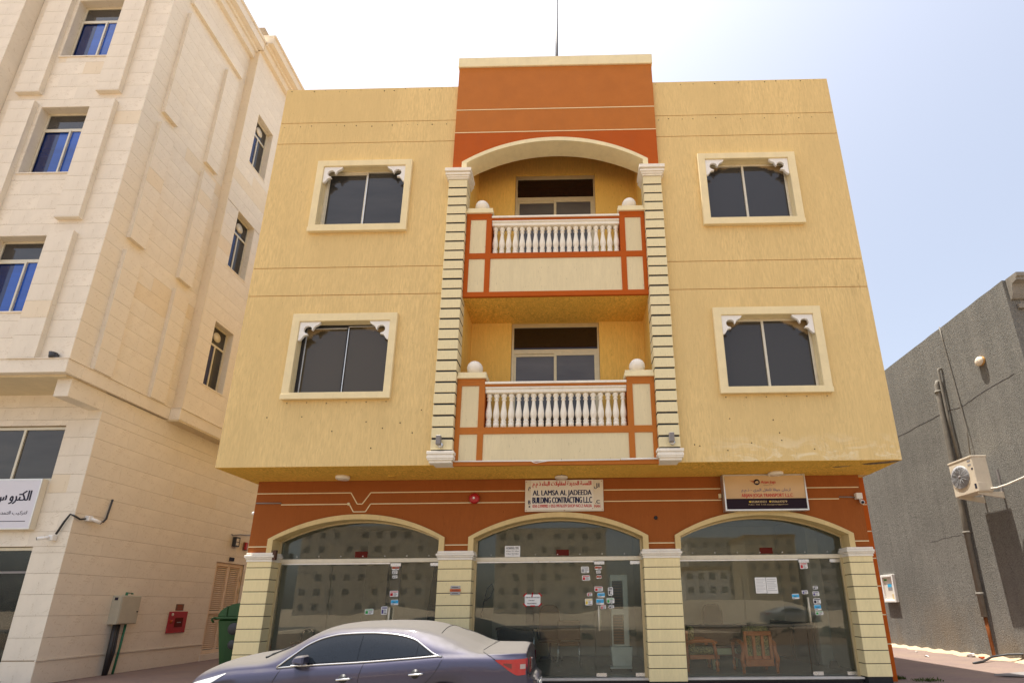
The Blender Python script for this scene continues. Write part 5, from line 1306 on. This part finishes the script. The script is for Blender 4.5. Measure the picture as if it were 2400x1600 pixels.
for k in range(12):
    a = k * math.pi / 6; gr.tube([(AX0 - .02, 12.0 + .04 * math.cos(a), 4.66 + .04 * math.sin(a)), (AX0 - .02, 12.0 + .285 * math.cos(a), 4.66 + .285 * math.sin(a))], .004, 4)
part('fan_grille', gr, M_plain('grille_grey', (.30, .30, .31), .5), U)
part('fan_hub', MB().lathe([(.001, 0), (.04, .004), (.045, .014), (.001, .015)], (AX0 - .03, 12.0, 4.66), 14, 'x'), mt['floodgrey'], U)
for zz in (4.95, 4.85): part('badge', MB().box(AX0 - .003, AX0 - .0005, 11.60, 11.70, zz, zz + .05), mt['ink_grey'], U)
part('service_panel', MB().box(AX0 + .02, AX1 - .04, AY0 - .008, AY0 - .0005, AZ0 + .03, AZ0 + .22), mt['acwhite'], U, bevel=.003)
part('port', MB().box(AX0 - .003, AX0 - .0005, 11.57, 11.63, 4.28, 4.40), mt['ink_dark'], U)
part('port', MB().box(AX0 - .003, AX0 - .0005, 11.57, 11.62, 4.74, 4.79), mt['ink_dark'], U)
for yy in (11.63, 12.20):
    part('bracket', MB().prism([(AX0 + .02, AZ0 - .045), (RX - .001, AZ0 - .16), (RX - .001, AZ0 - .001), (AX0 + .02, AZ0 - .001)], yy - .02, yy + .02, 'y'), mt['acwhite'], U, bevel=.003)
    part('bracket_rail', MB().box(RX - .03, RX - .001, yy - .025, yy + .025, AZ0 + .0005, AZ0 + .55), mt['floodgrey'], U)
solo('refrigerant_pipe', MB().tube([(9.85, 11.56, 4.26), (9.93, 11.45, 4.255), (9.98, 11.2, 4.28), (10.06, 10.8, 4.36), (10.12, 10.3, 4.52), (10.14, 9.9, 4.62)], .022, 8), mt['signwhite'], 'white insulated pipe curving away from the air conditioner', 'pipe')
# drain pipes and cables
mt['pipegrey'] = M_paint('grey_painted_pipe', (.20, .185, .16), .7, .2, .1, 6, dirt=.4)
def drain(pts, r_, label, coll):
    D = thing('drain_pipe', label, 'pipe', pts[-1], 'pipes on the grey wall')
    part('pipe', MB().tube(pts, r_, 12), mt['pipegrey'], D)
    for zz, yy in coll:
        part('collar', MB().lathe([(.001, 0), (r_ * 1.25, 0), (r_ * 1.25, .07), (.001, .07)], (10.10, yy, zz), 12), mt['pipegrey'], D)
        part('clip', MB().box(10.10, RX, yy - .015, yy + .015, zz + .02, zz + .05), mt['floodgrey'], D)
    return D
drain([(10.19, 12.70, 7.55), (10.12, 12.73, 7.57), (10.10, 12.75, 7.48), (10.10, 12.80, 6.0), (10.10, 12.86, 4.0), (10.10, 12.90, 1.32)], .065, 'thick grey drain pipe running down the grey wall behind the air conditioner', [(7.25, 12.76), (5.1, 12.83), (3.37, 12.875), (1.84, 12.895)])
solo('rusty_pipe', MB().tube([(10.11, 12.90, 1.32), (10.12, 12.90, .9), (10.12, 12.9, .42), (10.16, 12.86, PZ)], .04, 10), M_paint('rust', (.22, .075, .025), .9, .3), 'rusty stub of pipe below the grey drain pipe', 'pipe', 'pipes on the grey wall')
drain([(10.19, 12.57, 7.90), (10.13, 12.60, 7.90), (10.12, 12.61, 7.84), (10.12, 12.64, 6.6), (10.12, 12.60, 5.08)], .032, 'thin pale pipe beside the thick drain pipe above the air conditioner', [])
solo('wall_cable', MB().tube([(10.17, 12.30, 9.03), (10.18, 12.30, 8.6), (10.17, 12.24, 7.4), (10.16, 12.18, 6.0), (10.05, 12.15, 5.09)], .014, 6), mt['pipegrey'], 'thin grey cable dropping from the roof edge to the air conditioner', 'cable')
BK = thing('bulkhead_light', 'round cream bulkhead light high on the grey wall', 'light', (10.15, 11.31, 7.4))
part('base', MB().lathe([(.001, 0), (.11, 0), (.12, .05), (.001, .05)], (10.147, 11.31, 7.46), 20, 'x'), M_paint('bulkhead_amber', (.55, .30, .10), .6, .1), BK)
part('cap', MB().lathe([(.001, 0), (.08, .002), (.115, .03), (.12, .055), (.001, .056)], (10.088, 11.31, 7.46), 20, 'x'), M_paint('bulkhead_cream', (.72, .62, .50), .6, .08), BK)
part('hole', MB().lathe([(.001, 0), (.014, 0), (.014, .004), (.001, .004)], (10.085, 11.31, 7.47), 8, 'x'), mt['ink_grey'], BK)
NB = thing('notice_board', 'white framed notice cabinet hanging on the far grey wall', 'notice board', (10.12, 16.6, 1.7))
part('frame', MB().holes(16.28, 16.90, 1.70, 2.56, 10.10, 10.198, [(16.34, 16.84, 1.77, 2.49)], axis='x'), mt['paper'], NB, bevel=.006)
part('backing', MB().box(10.15, 10.19, 16.33, 16.85, 1.76, 2.50), mt['signwhite'], NB)
for (y0, y1, z0, z1_, mm) in ((16.45, 16.66, 2.17, 2.27, 'ink_cyan'), (16.44, 16.66, 2.07, 2.16, 'ink_grey'), (16.66, 16.8, 2.38, 2.43, 'ink_green'), (16.40, 16.50, 1.80, 1.95, 'gilt')):
    part('card', MB().box(10.146, 10.149, y0, y1, z0, z1_), mt[mm], NB)
# loose things in the right alley
solo('black_hose', MB().tube([(8.88, 11.95, PZ + .02), (9.3, 12.2, PZ + .03), (9.7, 12.45, PZ + .1), (10.0, 12.35, PZ + .16), (10.4, 12.0, PZ + .2), (10.9, 11.7, PZ + .2)], .025, 8), mt['darkplastic'], 'black hose lying on the pink paving below the grey wall', 'hose')
solo('flat_board', MB().prism([(7.70, 9.92), (8.75, 10.30), (9.6, 10.1), (8.6, 9.6)], PZ + .02, PZ + .05, 'z'), mt['floodgrey'], 'flat grey board lying on the paving in the right alley', 'board')
rb = random.Random(21)
for k, (x, y, s, mm, lab) in enumerate(((10.02, 13.5, .11, 'paper', 'crumpled white litter at the foot of the rusty pipe'), (9.85, 12.95, .07, 'ink_rust', 'brown rubble lump beside the black hose'), (8.95, 13.6, .05, 'paper', 'small scrap of white paper out on the sunlit paving'), (9.55, 14.9, .05, 'conc', 'small grey stone at the foot of the grey wall'), (7.6, 14.4, .035, 'conc', 'tiny pebble alone on the sunlit paving'))):
    m = MB(); q = [(rb.uniform(-1, 1), rb.uniform(-1, 1), rb.uniform(0, .9)) for _ in range(16)]
    bm = bmesh.new()
    for p in q: bm.verts.new((x + p[0] * s, y + p[1] * s, PZ + p[2] * s))
    r_ = bmesh.ops.convex_hull(bm, input=bm.verts)
    bm.verts.ensure_lookup_table(); bm.verts.index_update()
    bm.faces.ensure_lookup_table()
    used = [f for f in bm.faces]
    m.add([v.co[:] for v in bm.verts], [tuple(v.index for v in f.verts) for f in used]); bm.free()
    # drop unused vertices
    idx = sorted({i for f in m.f for i in f}); mp = {a: b for b, a in enumerate(idx)}
    m.v = [m.v[i] for i in idx]; m.f = [tuple(mp[i] for i in f) for f in m.f]
    solo('litter' if mm == 'paper' else 'stone', m, mt[mm], lab, 'litter' if mm == 'paper' else 'stone', 'loose bits in the right alley')
# sand drifted along the foot of the wall
m = MB(); P = []
for k in range(60):
    y = 10.6 + k * .14; w = .18 + .10 * math.sin(k * .9) + rb.uniform(0, .10)
    P.append([(RX - .0, y, PZ + .07 + .02 * math.sin(k * 1.7)), (RX - w * .5, y, PZ + .03), (RX - w, y, PZ + .003)])
m.sm = True; m.grid(P); o = struct('drifted_sand', m, M_sand(), 'stuff')
# weeds at the corner of the yellow building
mt['weed'] = M_paint('weed_leaf', (.075, .10, .028), .6, .3)
def weed(x, y, n, sp, label):
    m = MB(); r3 = random.Random(int(x * 100))
    for k in range(n):
        a = r3.uniform(0, 6.28); d = r3.uniform(0, sp); px, py = x + d * math.cos(a), y + d * .5 * math.sin(a); h = r3.uniform(.015, .07); b = r3.uniform(0, 6.28); l = r3.uniform(.02, .04)
        c, s = math.cos(b) * l, math.sin(b) * l
        m.add([(px, py, PZ), (px + c * .3 - s * .3, py + s * .3 + c * .3, PZ + h * .6), (px + c, py + s, PZ + h), (px + c * .3 + s * .3, py + s * .3 - c * .3, PZ + h * .55)], [(0, 1, 2, 3)])
    return solo('weed', m, mt['weed'], label, 'weed', 'weeds by the right corner')
weed(5.80, 9.70, 140, .16, 'low green weed at the foot of the orange corner strip'); weed(6.15, 9.42, 120, .30, 'spreading flat weed on the paving right of the corner strip')

# ------------------------------------------------------------------ the parked saloon
def M_carpaint(name, col, dust=.95):
    """metallic paint; desert dust has settled on everything that faces up"""
    t = NT(name)
    g = t.new('NewGeometry'); s = t.new('SeparateXYZ'); t.lk(g.outputs['Normal'], s.inputs[0])
    n = t.noise(t.coord((3, 3, 3)), 1.0, 5, .65)
    up = t.math('ADD', s.outputs[2], t.math('MULTIPLY', t.math('SUBTRACT', n, .5), .22))
    f = t.ramp(up, .50, .86, (.03, .03, .03, 1), (dust, dust, dust, 1))
    c = t.mix(f, col, (.115, .105, .093))
    t.bs.inputs['Coat Weight'].default_value = .6; t.bs.inputs['Coat Roughness'].default_value = .06
    inv = t.math('SUBTRACT', 1.0, f, True)
    t.lk(t.math('MULTIPLY', inv, .7), t.bs.inputs['Coat Weight'])
    return t.done(c, t.ramp(f, 0, 1, (.34,) * 3 + (1,), (.9,) * 3 + (1,)), None, t.math('MULTIPLY', inv, .55))
mt['carpaint'] = M_carpaint('violet_grey_car_paint', (.058, .054, .095))
mt['carsilver'] = M_carpaint('silver_car_paint', (.42, .42, .42), .5)
mt['carglass'] = M_plain('car_side_glass', (.010, .013, .018), .04, 0, .45)
mt['carglass_top'] = M_carpaint('dusty_car_glass', (.012, .012, .014), .92)
mt['chrome'] = M_plain('chrome', (.78, .78, .78), .12, 1.0)
mt['tyre'] = M_plain('tyre_rubber', (.02, .02, .02), .85); mt['rim'] = M_plain('alloy_rim', (.45, .45, .46), .3, .8)
mt['tail'] = M_plain('tail_lens_red', (.50, .008, .012), .10, 0, .6, .8); mt['tail_d'] = M_plain('tail_lens_dark', (.16, .006, .010), .12, 0, .6, .8); mt['tail_w'] = M_plain('tail_lens_clear', (.48, .38, .35), .12, 0, .6, .6)
mt['headlens'] = M_plain('headlamp_lens', (.62, .62, .60), .12, .2, .6, .6)
zc = pchip([0, .02, .05, .11, .25, .53, .88, 1.25, 1.33, 1.63, 1.91, 2.14, 2.47, 2.82, 3.18, 3.42, 3.61, 3.89, 4.25, 4.48, 4.62, 4.70, 4.714, 4.718, 4.73, 4.74, 4.80, 4.84],
           [.60, .66, .73, .80, .905, 1.0, 1.06, 1.10, 1.105, 1.23, 1.385, 1.45, 1.48, 1.487, 1.477, 1.446, 1.395, 1.305, 1.185, 1.18, 1.178, 1.166, 1.154, 1.03, .90, .82, .80, .74])
zs_ = pchip([0, .1, .3, .67, 1.0, 1.5, 1.9, 2.7, 3.3, 3.7, 4.0, 4.34, 4.62, 4.70, 4.714, 4.718, 4.73, 4.74, 4.84], [.55, .66, .76, .83, .88, .915, .945, .985, 1.025, 1.05, 1.05, 1.04, 1.035, 1.03, 1.02, .97, .86, .79, .70])
z5 = pchip([0, .1, .3, .52, .76, 1.07, 1.33, 1.5, 1.7, 1.9, 2.1, 2.4, 2.8, 3.2, 3.5, 3.8, 4.0, 4.16, 4.3, 4.6, 4.69, 4.714, 4.718, 4.73, 4.74, 4.84], [.58, .74, .86, .93, .98, 1.01, 1.03, 1.07, 1.17, 1.285, 1.365, 1.405, 1.412, 1.39, 1.335, 1.25, 1.175, 1.115, 1.105, 1.10, 1.092, 1.08, 1.0, .88, .80, .72])
y5 = pchip([0, .1, .5, 1.0, 1.33, 1.7, 2.1, 2.8, 3.5, 4.0, 4.2, 4.5, 4.66, 4.72, 4.84], [.34, .52, .66, .72, .735, .71, .665, .645, .64, .68, .715, .70, .64, .60, .45])
hw = pchip([0, .04, .10, .22, .45, .9, 1.5, 2.5, 3.4, 4.0, 4.35, 4.55, 4.66, 4.72, 4.78, 4.84], [.40, .56, .67, .77, .86, .91, .925, .93, .925, .905, .87, .82, .77, .72, .66, .52])
WXF, WXR, WR = .93, 3.70, .335
def car_x(x): return ((.3 + .7 * x if x < 1 else x) - .3) * 1.07
def car_z(z): return 1.65 - (1.65 - z) * 1.07 if z > .8 else z * .925625
def arch_z(x):
    z = .20
    for c in (WXF, WXR):
        d = abs(car_x(x) - car_x(c))
        if d < .37: z = max(z, (.335 + math.sqrt(.37 ** 2 - d * d)) / .925625)
    return z
def section(x):
    """half section of the car at x, from the sill up to the centre line: list of (y, z)"""
    w = hw(x); s = zs_(x); e = y5(x); t5 = z5(x); c = zc(x); lo = arch_z(x)
    zb = lambda z: max(z, lo)
    P = [(w - .10, zb(.20)), (w - .035, zb(.26)), (w - .012, zb(.42)), (w - .004, zb(min(.60, s - .1))), (w, max(s - .16, lo + .0)), (w - .010, s - .06), (w - .030, s - .012), (w - .055, s + .012)]
    q0 = P[-1]
    for k in range(1, 6):
        f = k / 6; P.append((q0[0] + (e - q0[0]) * f + .022 * math.sin(math.pi * f), q0[1] + (t5 - q0[1]) * f + .008 * math.sin(math.pi * f)))
    for f in (0, .12, .28, .46, .64, .82, 1.0):
        P.append((e * (1 - f), t5 + (c - t5) * (1 - (1 - f) ** 2.2)))
    return P
xs = sorted(set(np.round(np.concatenate([np.linspace(0, .3, 12), np.linspace(.3, 4.5, 92), np.linspace(4.5, 4.84, 26), [4.710, 4.714, 4.7150, 4.716, 4.717, 4.718, 4.722, 4.726, 4.734]]), 4)))
def side_y(x, z):
    """outward half width of the body side at (x, z)"""
    P = section(x)[:14]
    for (ya, za), (yb, zb_) in zip(P[:-1], P[1:]):
        if za <= z <= zb_ and zb_ > za: return ya + (yb - ya) * (z - za) / (zb_ - za)
    return P[-1][0] if z > P[-1][1] else P[4][0]
def make_car(name, label, body, loc, rz, group=None, detail=True):
    def cpart(nm, mb, mats, parent, bevel=0.0):
        mb.v = [(car_x(p[0]), p[1], car_z(p[2])) for p in mb.v]
        return part(nm, mb, mats, parent, bevel)
    C = thing(name, label, 'car', (0, 0, 0), group)
    # body shell, both halves
    rows = []
    for x in xs:
        h = section(x)
        rows.append([(x, -y, z) for y, z in h] + [(x, y, z) for y, z in h[-2::-1]])
    m = MB(); m.sm = True; m.grid(rows)
    n = len(rows[0])
    m.add(rows[0], [tuple(range(n))]); m.add(rows[-1], [tuple(range(n - 1, -1, -1))])
    Bd = cpart('body', m, body, C)
    cpart('underbody', MB().box(.25, 4.6, -.72, .72, .16, .62), mt['darkplastic'], C)
    def patch(nm, fx0, fx1, flo, fhi, mat, sgn, off=.004, nx=22, nz=6, par=None):
        rows = []
        for i in range(nx + 1):
            x = fx0 + (fx1 - fx0) * i / nx; a, b = flo(x), fhi(x)
            rows.append([(x, sgn * (side_y(x, a + (b - a) * k / nz) + off), a + (b - a) * k / nz) for k in range(nz + 1)])
        m = MB(); m.sm = True; m.grid(rows); return cpart(nm, m, mat, par or C)
    belt = lambda x: zs_(x) + .022
    top = pchip([1.60, 1.72, 1.78, 1.91, 2.11, 2.32, 2.68, 2.96, 3.18, 3.29, 3.44, 3.60, 3.66], [.95, 1.055, 1.10, 1.205, 1.29, 1.33, 1.342, 1.326, 1.29, 1.255, 1.165, 1.075, 1.06])
    for s in (-1, 1):
        patch('window_trim', 1.60, 3.66, lambda x: belt(x) - .006, lambda x: max(top(x), belt(x)), mt['carglass'], s, .003, 44)
        patch('side_window', 1.84, 2.60, lambda x: belt(x) + .02, lambda x: max(min(top(x), top(1.84) + (x - 1.84) * 1.2) - .028, belt(x) + .024), mt['carglass'], s, .009, 26)
        patch('side_window', 2.76, 3.34, lambda x: belt(x) + .02, lambda x: top(x) - .028, mt['carglass'], s, .009, 20)
        patch('side_window', 3.365, 3.585, lambda x: belt(x) + .02, lambda x: max(top(x) - .03, belt(x) + .021), mt['carglass'], s, .009, 10)
        P = [(x, s * (side_y(x, belt(x) - .004) + .008), belt(x) - .004) for x in np.linspace(1.60, 3.67, 30)]
        cpart('chrome_strip', MB().tube(P, .011, 6), mt['chrome'], C)
        P = [(x, s * (side_y(x, top(x)) + .008), top(x)) for x in np.linspace(1.60, 3.66, 44)]
        cpart('chrome_strip', MB().tube(P, .012, 6), mt['chrome'], C)
        # door gaps
        def gap(pts, r_=.0035):
            q = []
            for (xa, za), (xb, zb_) in zip(pts[:-1], pts[1:]):
                for k in range(5): f = k / 5; q.append((xa + (xb - xa) * f, za + (zb_ - za) * f))
            q.append(pts[-1])
            cpart('door_gap', MB().tube([(x, s * (side_y(x, z) + .0005), z) for x, z in q], r_, 4), mt['black'], C)
        gap([(1.66, .92), (1.60, .80), (1.57, .66), (1.60, .40), (1.66, .28)]); gap([(2.70, 1.0), (2.66, .85), (2.64, .60), (2.64, .28)])
        gap([(3.69, 1.05), (3.60, .88), (3.46, .72), (3.34, .60), (3.26, .40), (3.24, .28)]); gap([(1.66, .28), (3.24, .28)])
        gap([(.97, .875), (1.02, .86), (1.06, .80)]) if False else None
        for hx in (2.38, 3.27):
            zz = .805 if hx < 3 else .855
            H_ = cpart('door_handle', MB().tube([(hx, s * (side_y(hx, zz) + .012), zz), (hx + .03, s * (side_y(hx, zz) + .034), zz + .003), (hx + .17, s * (side_y(hx, zz) + .036), zz + .012), (hx + .20, s * (side_y(hx, zz) + .012), zz + .014)], [.010, .013, .013, .010], 8), mt['chrome'], C)
            cpart('recess', MB().lathe([(.001, 0), (.055, 0), (.05, .002), (.001, .002)], (hx + .09, s * (side_y(hx + .09, zz) + .001), zz + .01), 16, 'y'), mt['darkplastic'], H_)
        # crease below the handles
        # wheels
        for wx in (WXF, WXR):
            yy = s * .80
            Wh = part('wheel', MB().lathe([(.20, -.11), (.30, -.115), (WR, -.08), (WR, .08), (.30, .115), (.20, .11)], (car_x(wx), yy, WR + .001), 28, 'y'), mt['tyre'], C)
            part('rim', MB().lathe([(.001, -.05), (.06, -.06), (.19, -.03), (.215, -.06), (.215, .06), (.001, .05)], (car_x(wx), yy + s * .055, WR + .001), 24, 'y'), mt['rim'], Wh)
        # mirror
        q = Vector((1.90, s * (side_y(1.88, 1.0) + .10), 1.035))
        Mi = cpart('door_mirror', MB().add([(q.x + dx * a, q.y + s * dy * b, q.z + dz * c) for a, b, c in ((.10, .09, .065),) for dx, dy, dz in ((-.9, -1, -.5), (-.5, 1, -.45), (1, 1.05, -.8), (1, -1.05, -.8), (-.5, -.9, .7), (-.2, .8, .7), (1, .9, .95), (1, -1, .95))], [(0, 1, 2, 3), (7, 6, 5, 4), (0, 4, 5, 1), (1, 5, 6, 2), (2, 6, 7, 3), (3, 7, 4, 0)]), body, C, bevel=.022)
        cpart('mirror_chrome', MB().box(q.x - .05, q.x + .085, q.y - .085, q.y + .085, q.z - .062, q.z - .046), mt['chrome'], Mi, bevel=.006)
        cpart('mirror_stalk', MB().tube([(1.84, s * side_y(1.84, .97), .97), (q.x - .02, q.y, q.z - .05)], [.03, .022], 8), mt['darkplastic'], Mi)
        # headlamp
        hl_lo = pchip([.16, .30, .50, .70, .95], [.60, .63, .69, .76, .875]); hl_hi = pchip([.16, .30, .50, .70, .95], [.70, .755, .80, .835, .885])
        patch('headlamp', .16, .95, hl_lo, hl_hi, mt['headlens'], s, .006, 24)
        # tail lamp, wrapped round the corner
        path = [(x, side_y(x, .95)) for x in np.linspace(4.34, 4.66, 14)] + [(4.695, .735), (4.722, .68), (4.736, .60), (4.742, .52), (4.746, .44)]
        def lamp(nm, i0, i1, lo, hi, mat, off, par=C):
            rows = []
            for i in range(i0, i1 + 1):
                f = (i - i0) / max(1, i1 - i0)
                a = Vector(path[max(0, i - 1)]); b = Vector(path[min(len(path) - 1, i + 1)]); d = (b - a).normalized(); nrm = Vector((-d.y, d.x)) * 1.0
                if nrm.x < 0 and nrm.y < 0: nrm = -nrm
                px, py = Vector(path[i]) + nrm * off
                z0, z1_ = lo(f), hi(f)
                rows.append([(px, s * py, z0 + (z1_ - z0) * k / 4) for k in range(5)])
            m = MB(); m.sm = True; m.grid(rows); return cpart(nm, m, mat, par)
        TL = lamp('tail_lamp', 0, 15, pchip([0, .25, .5, .75, 1], [1.005, .94, .87, .825, .83]), pchip([0, .5, 1], [1.018, 1.015, 1.02]), mt['tail'], .010)
        lamp('reflector', 4, 8, pchip([0, 1], [.955, .905]), pchip([0, 1], [.972, .965]), mt['tail_d'], .014, TL)
        lamp('clear_lens', 12, 14, pchip([0, 1], [.90, .90]), pchip([0, 1], [.955, .955]), mt['tail_w'], .016, TL)
        T2 = lamp('tail_lamp', 16, 18, pchip([0, 1], [.835, .85]), pchip([0, 1], [1.022, 1.02]), mt['tail'], .012)
        lamp('clear_lens', 17, 18, pchip([0, 1], [.89, .89]), pchip([0, 1], [.965, .96]), mt['tail_w'], .017, T2)
        cpart('tail_surround', MB().tube([(4.715, s * .70, 1.02), (4.727, s * .70, .83)], .008, 6), mt['ink_dark'], T2)
    # glass across the car: windscreen, rear window
    def top_patch(nm, x0, x1, k0, mat, off=.005):
        rows = []
        for i in range(25):
            x = x0 + (x1 - x0) * i / 24; h = section(x)[13:]
            row = [(x, -y * k0(x), z + off) for y, z in h] + [(x, y * k0(x), z + off) for y, z in h[-2::-1]]
            rows.append(row)
        m = MB(); m.sm = True; m.grid(rows); cpart(nm, m, mat, C)
    top_patch('cowl_panel', 1.27, 1.36, lambda x: .93, mt['darkplastic'], .003); top_patch('windscreen', 1.365, 2.06, lambda x: .93, mt['carglass_top']); top_patch('rear_window', 3.60, 4.23, lambda x: .94, mt['carglass_top'])
    # shut lines on roof and deck
    cpart('deck_gap', MB().tube([(4.26 - .10 * (abs(y) / .69) ** 2, y, (lambda h: np.interp(abs(y), [p[0] for p in h[::-1]], [p[1] for p in h[::-1]]))(section(4.26 - .10 * (abs(y) / .69) ** 2)[13:]) + .001) for y in np.linspace(-.69, .69, 25)], .005, 4), mt['black'], C)
    for s in (-1, 1):
        cpart('deck_gap', MB().tube([(x, s * (side_y(x, z) + .001), z) for x, z in ((4.165, 1.105), (4.20, 1.09), (4.24, 1.07), (4.28, 1.05), (4.31, 1.03), (4.34, 1.01))], .005, 4), mt['black'], C)
    cpart('roof_gap', MB().tube([(3.585, y, np.interp(abs(y), [p[0] for p in section(3.585)[13:][::-1]], [p[1] for p in section(3.585)[13:][::-1]]) + .002) for y in np.linspace(-.6, .6, 15)], .005, 4), mt['black'], C)
    cpart('cowl', MB().prism([(1.27, -.62), (1.45, -.66), (1.45, .66), (1.27, .62)], 1.062, 1.075, 'z') if False else MB().tube([(1.36, -.70, 1.052), (1.345, -.5, 1.078), (1.335, 0, 1.112), (1.345, .5, 1.078), (1.36, .70, 1.052)], .018, 6), mt['darkplastic'], C)
    cpart('wiper', MB().tube([(1.38, -.60, 1.085), (1.44, -.2, 1.16), (1.47, .25, 1.18)], .009, 5), mt['darkplastic'], C)
    # rear bumper and lip
    cpart('bumper_step', MB().tube([(4.748, -.62, .818), (4.757, -.3, .822), (4.757, .3, .822), (4.748, .62, .818)], .012, 6), mt['darkplastic'], C)
    cpart('grille', MB().tube([(.02, -.36, .56), (-.005, 0, .58), (.02, .36, .56)], .035, 8), mt['chrome'], C)
    cpart('number_plate', MB().box(4.845, 4.855, -.26, .26, .56, .67), mt['paper'], C)
    if detail:
        cpart('boot_badge', MB().tube([(4.752, -.33, .985), (4.753, -.30, 1.0), (4.755, -.27, .985)], .007, 5), mt['chrome'], C)
    C.location = loc; C.rotation_euler = (0, 0, rz)
    return C
car = make_car('parked_car', 'dusty violet grey saloon car parked in front of the left and middle shops', mt['carpaint'], (-5.37 * 7.9 / 7.4 + .3 * 1.07, 7.90, .0), 0)

# ------------------------------------------------------------------ across the street (seen mirrored in the shop glass)
c2 = make_car('silver_car', 'silver saloon car across the street, mirrored in the right shop glass', mt['carsilver'], (20.9, -26.0, .05), R(180), None, False)
mt['farwin'] = M_plain('far_window', (.16, .147, .128), .4)
def block(x, y, w, d, h, col, floors, nx, label, roofcol=None):
    bm_ = M_paint('far_wall_%d' % int(abs(x)), col, .9, .08, .05, .4)
    A = thing('far_apartment_block', label, 'building', (x, y, 0), 'apartment blocks across the street')
    part('wall', MB().box(x - w / 2, x + w / 2, y - d, y, 0, h), bm_, A)
    part('parapet', MB().box(x - w / 2 - .3, x + w / 2 + .3, y - d - .3, y + .3, h, h + .9), roofcol or bm_, A)
    fh = h / floors; me = MB().box(-.75, .75, 0, .06, 0, 1.6).mesh('window', mt['farwin'])
    for f in range(floors):
        for k in range(nx):
            if (k * 7 + f * 3 + int(x)) % 5 == 0 and nx > 4: continue
            link('window', me, A, (-w / 2 + (k + .5) * w / nx, .0, f * fh + fh * .35))
    return A
tanroof = M_paint('far_tan_roof', (.45, .30, .13), .9)
block(-56, -112, 34, 16, 22, (.62, .56, .46), 6, 9, 'pale six storey block far across the street, mirrored in the left glass')
block(-6.5, -112, 29, 14, 21, (.60, .53, .42), 6, 8, 'beige six storey block far across the street, mirrored in the middle glass')
block(33.3, -110, 11.4, 12, 10.3, (.78, .74, .68), 3, 4, 'white three storey block with tan parapet, mirrored in the right glass', tanroof)
block(46, -150, 16, 14, 23, (.60, .55, .47), 6, 4, 'grey tower behind the white block, mirrored in the right arched glass')
block(58, -130, 15, 14, 21, (.58, .48, .33), 6, 4, 'tan six storey block, mirrored right of the white one', tanroof)
block(72, -128, 9, 14, 14, (.52, .49, .44), 4, 3, 'grey four storey block at the far right of the street mirror image')
# brown soil verge with low scrub on the far side of the road
t = NT('brown_soil'); ns = t.noise(t.coord((1.4, 1.4, 1.4)), 1.0, 6, .65)
struct('soil_verge', MB().box(-160, 160, -19.0, -3.55, -.1, .015), t.done(t.mix(t.ramp(ns, .35, .7), (.12, .075, .045), (.24, .165, .10)), .95, t.bump(ns, .6, .05), spec=.1))
m = MB(); rs = random.Random(77)
for k in range(46):
    cx, cy, sz = rs.uniform(-24, 30), rs.uniform(-17, -5), rs.uniform(.35, .9)
    for q in range(90):
        a, b_, r_ = rs.uniform(0, 6.28), rs.uniform(0, 1.4), sz * rs.uniform(.5, 1)
        p = Vector((cx + r_ * math.cos(a) * math.cos(b_), cy + r_ * math.sin(a) * math.cos(b_), .02 + r_ * math.sin(b_) * .8)); l = rs.uniform(.05, .12)
        u_ = Vector((rs.uniform(-1, 1), rs.uniform(-1, 1), rs.uniform(-.3, 1))).normalized() * l; v_ = Vector((rs.uniform(-1, 1), rs.uniform(-1, 1), rs.uniform(-1, 1))).normalized() * l * .6
        m.add([p - u_, p + v_, p + u_, p - v_], [(0, 1, 2, 3)])
o = struct('scrub', m, M_paint('scrub_leaf', (.05, .055, .025), .7, .3), 'stuff')
flush_text()
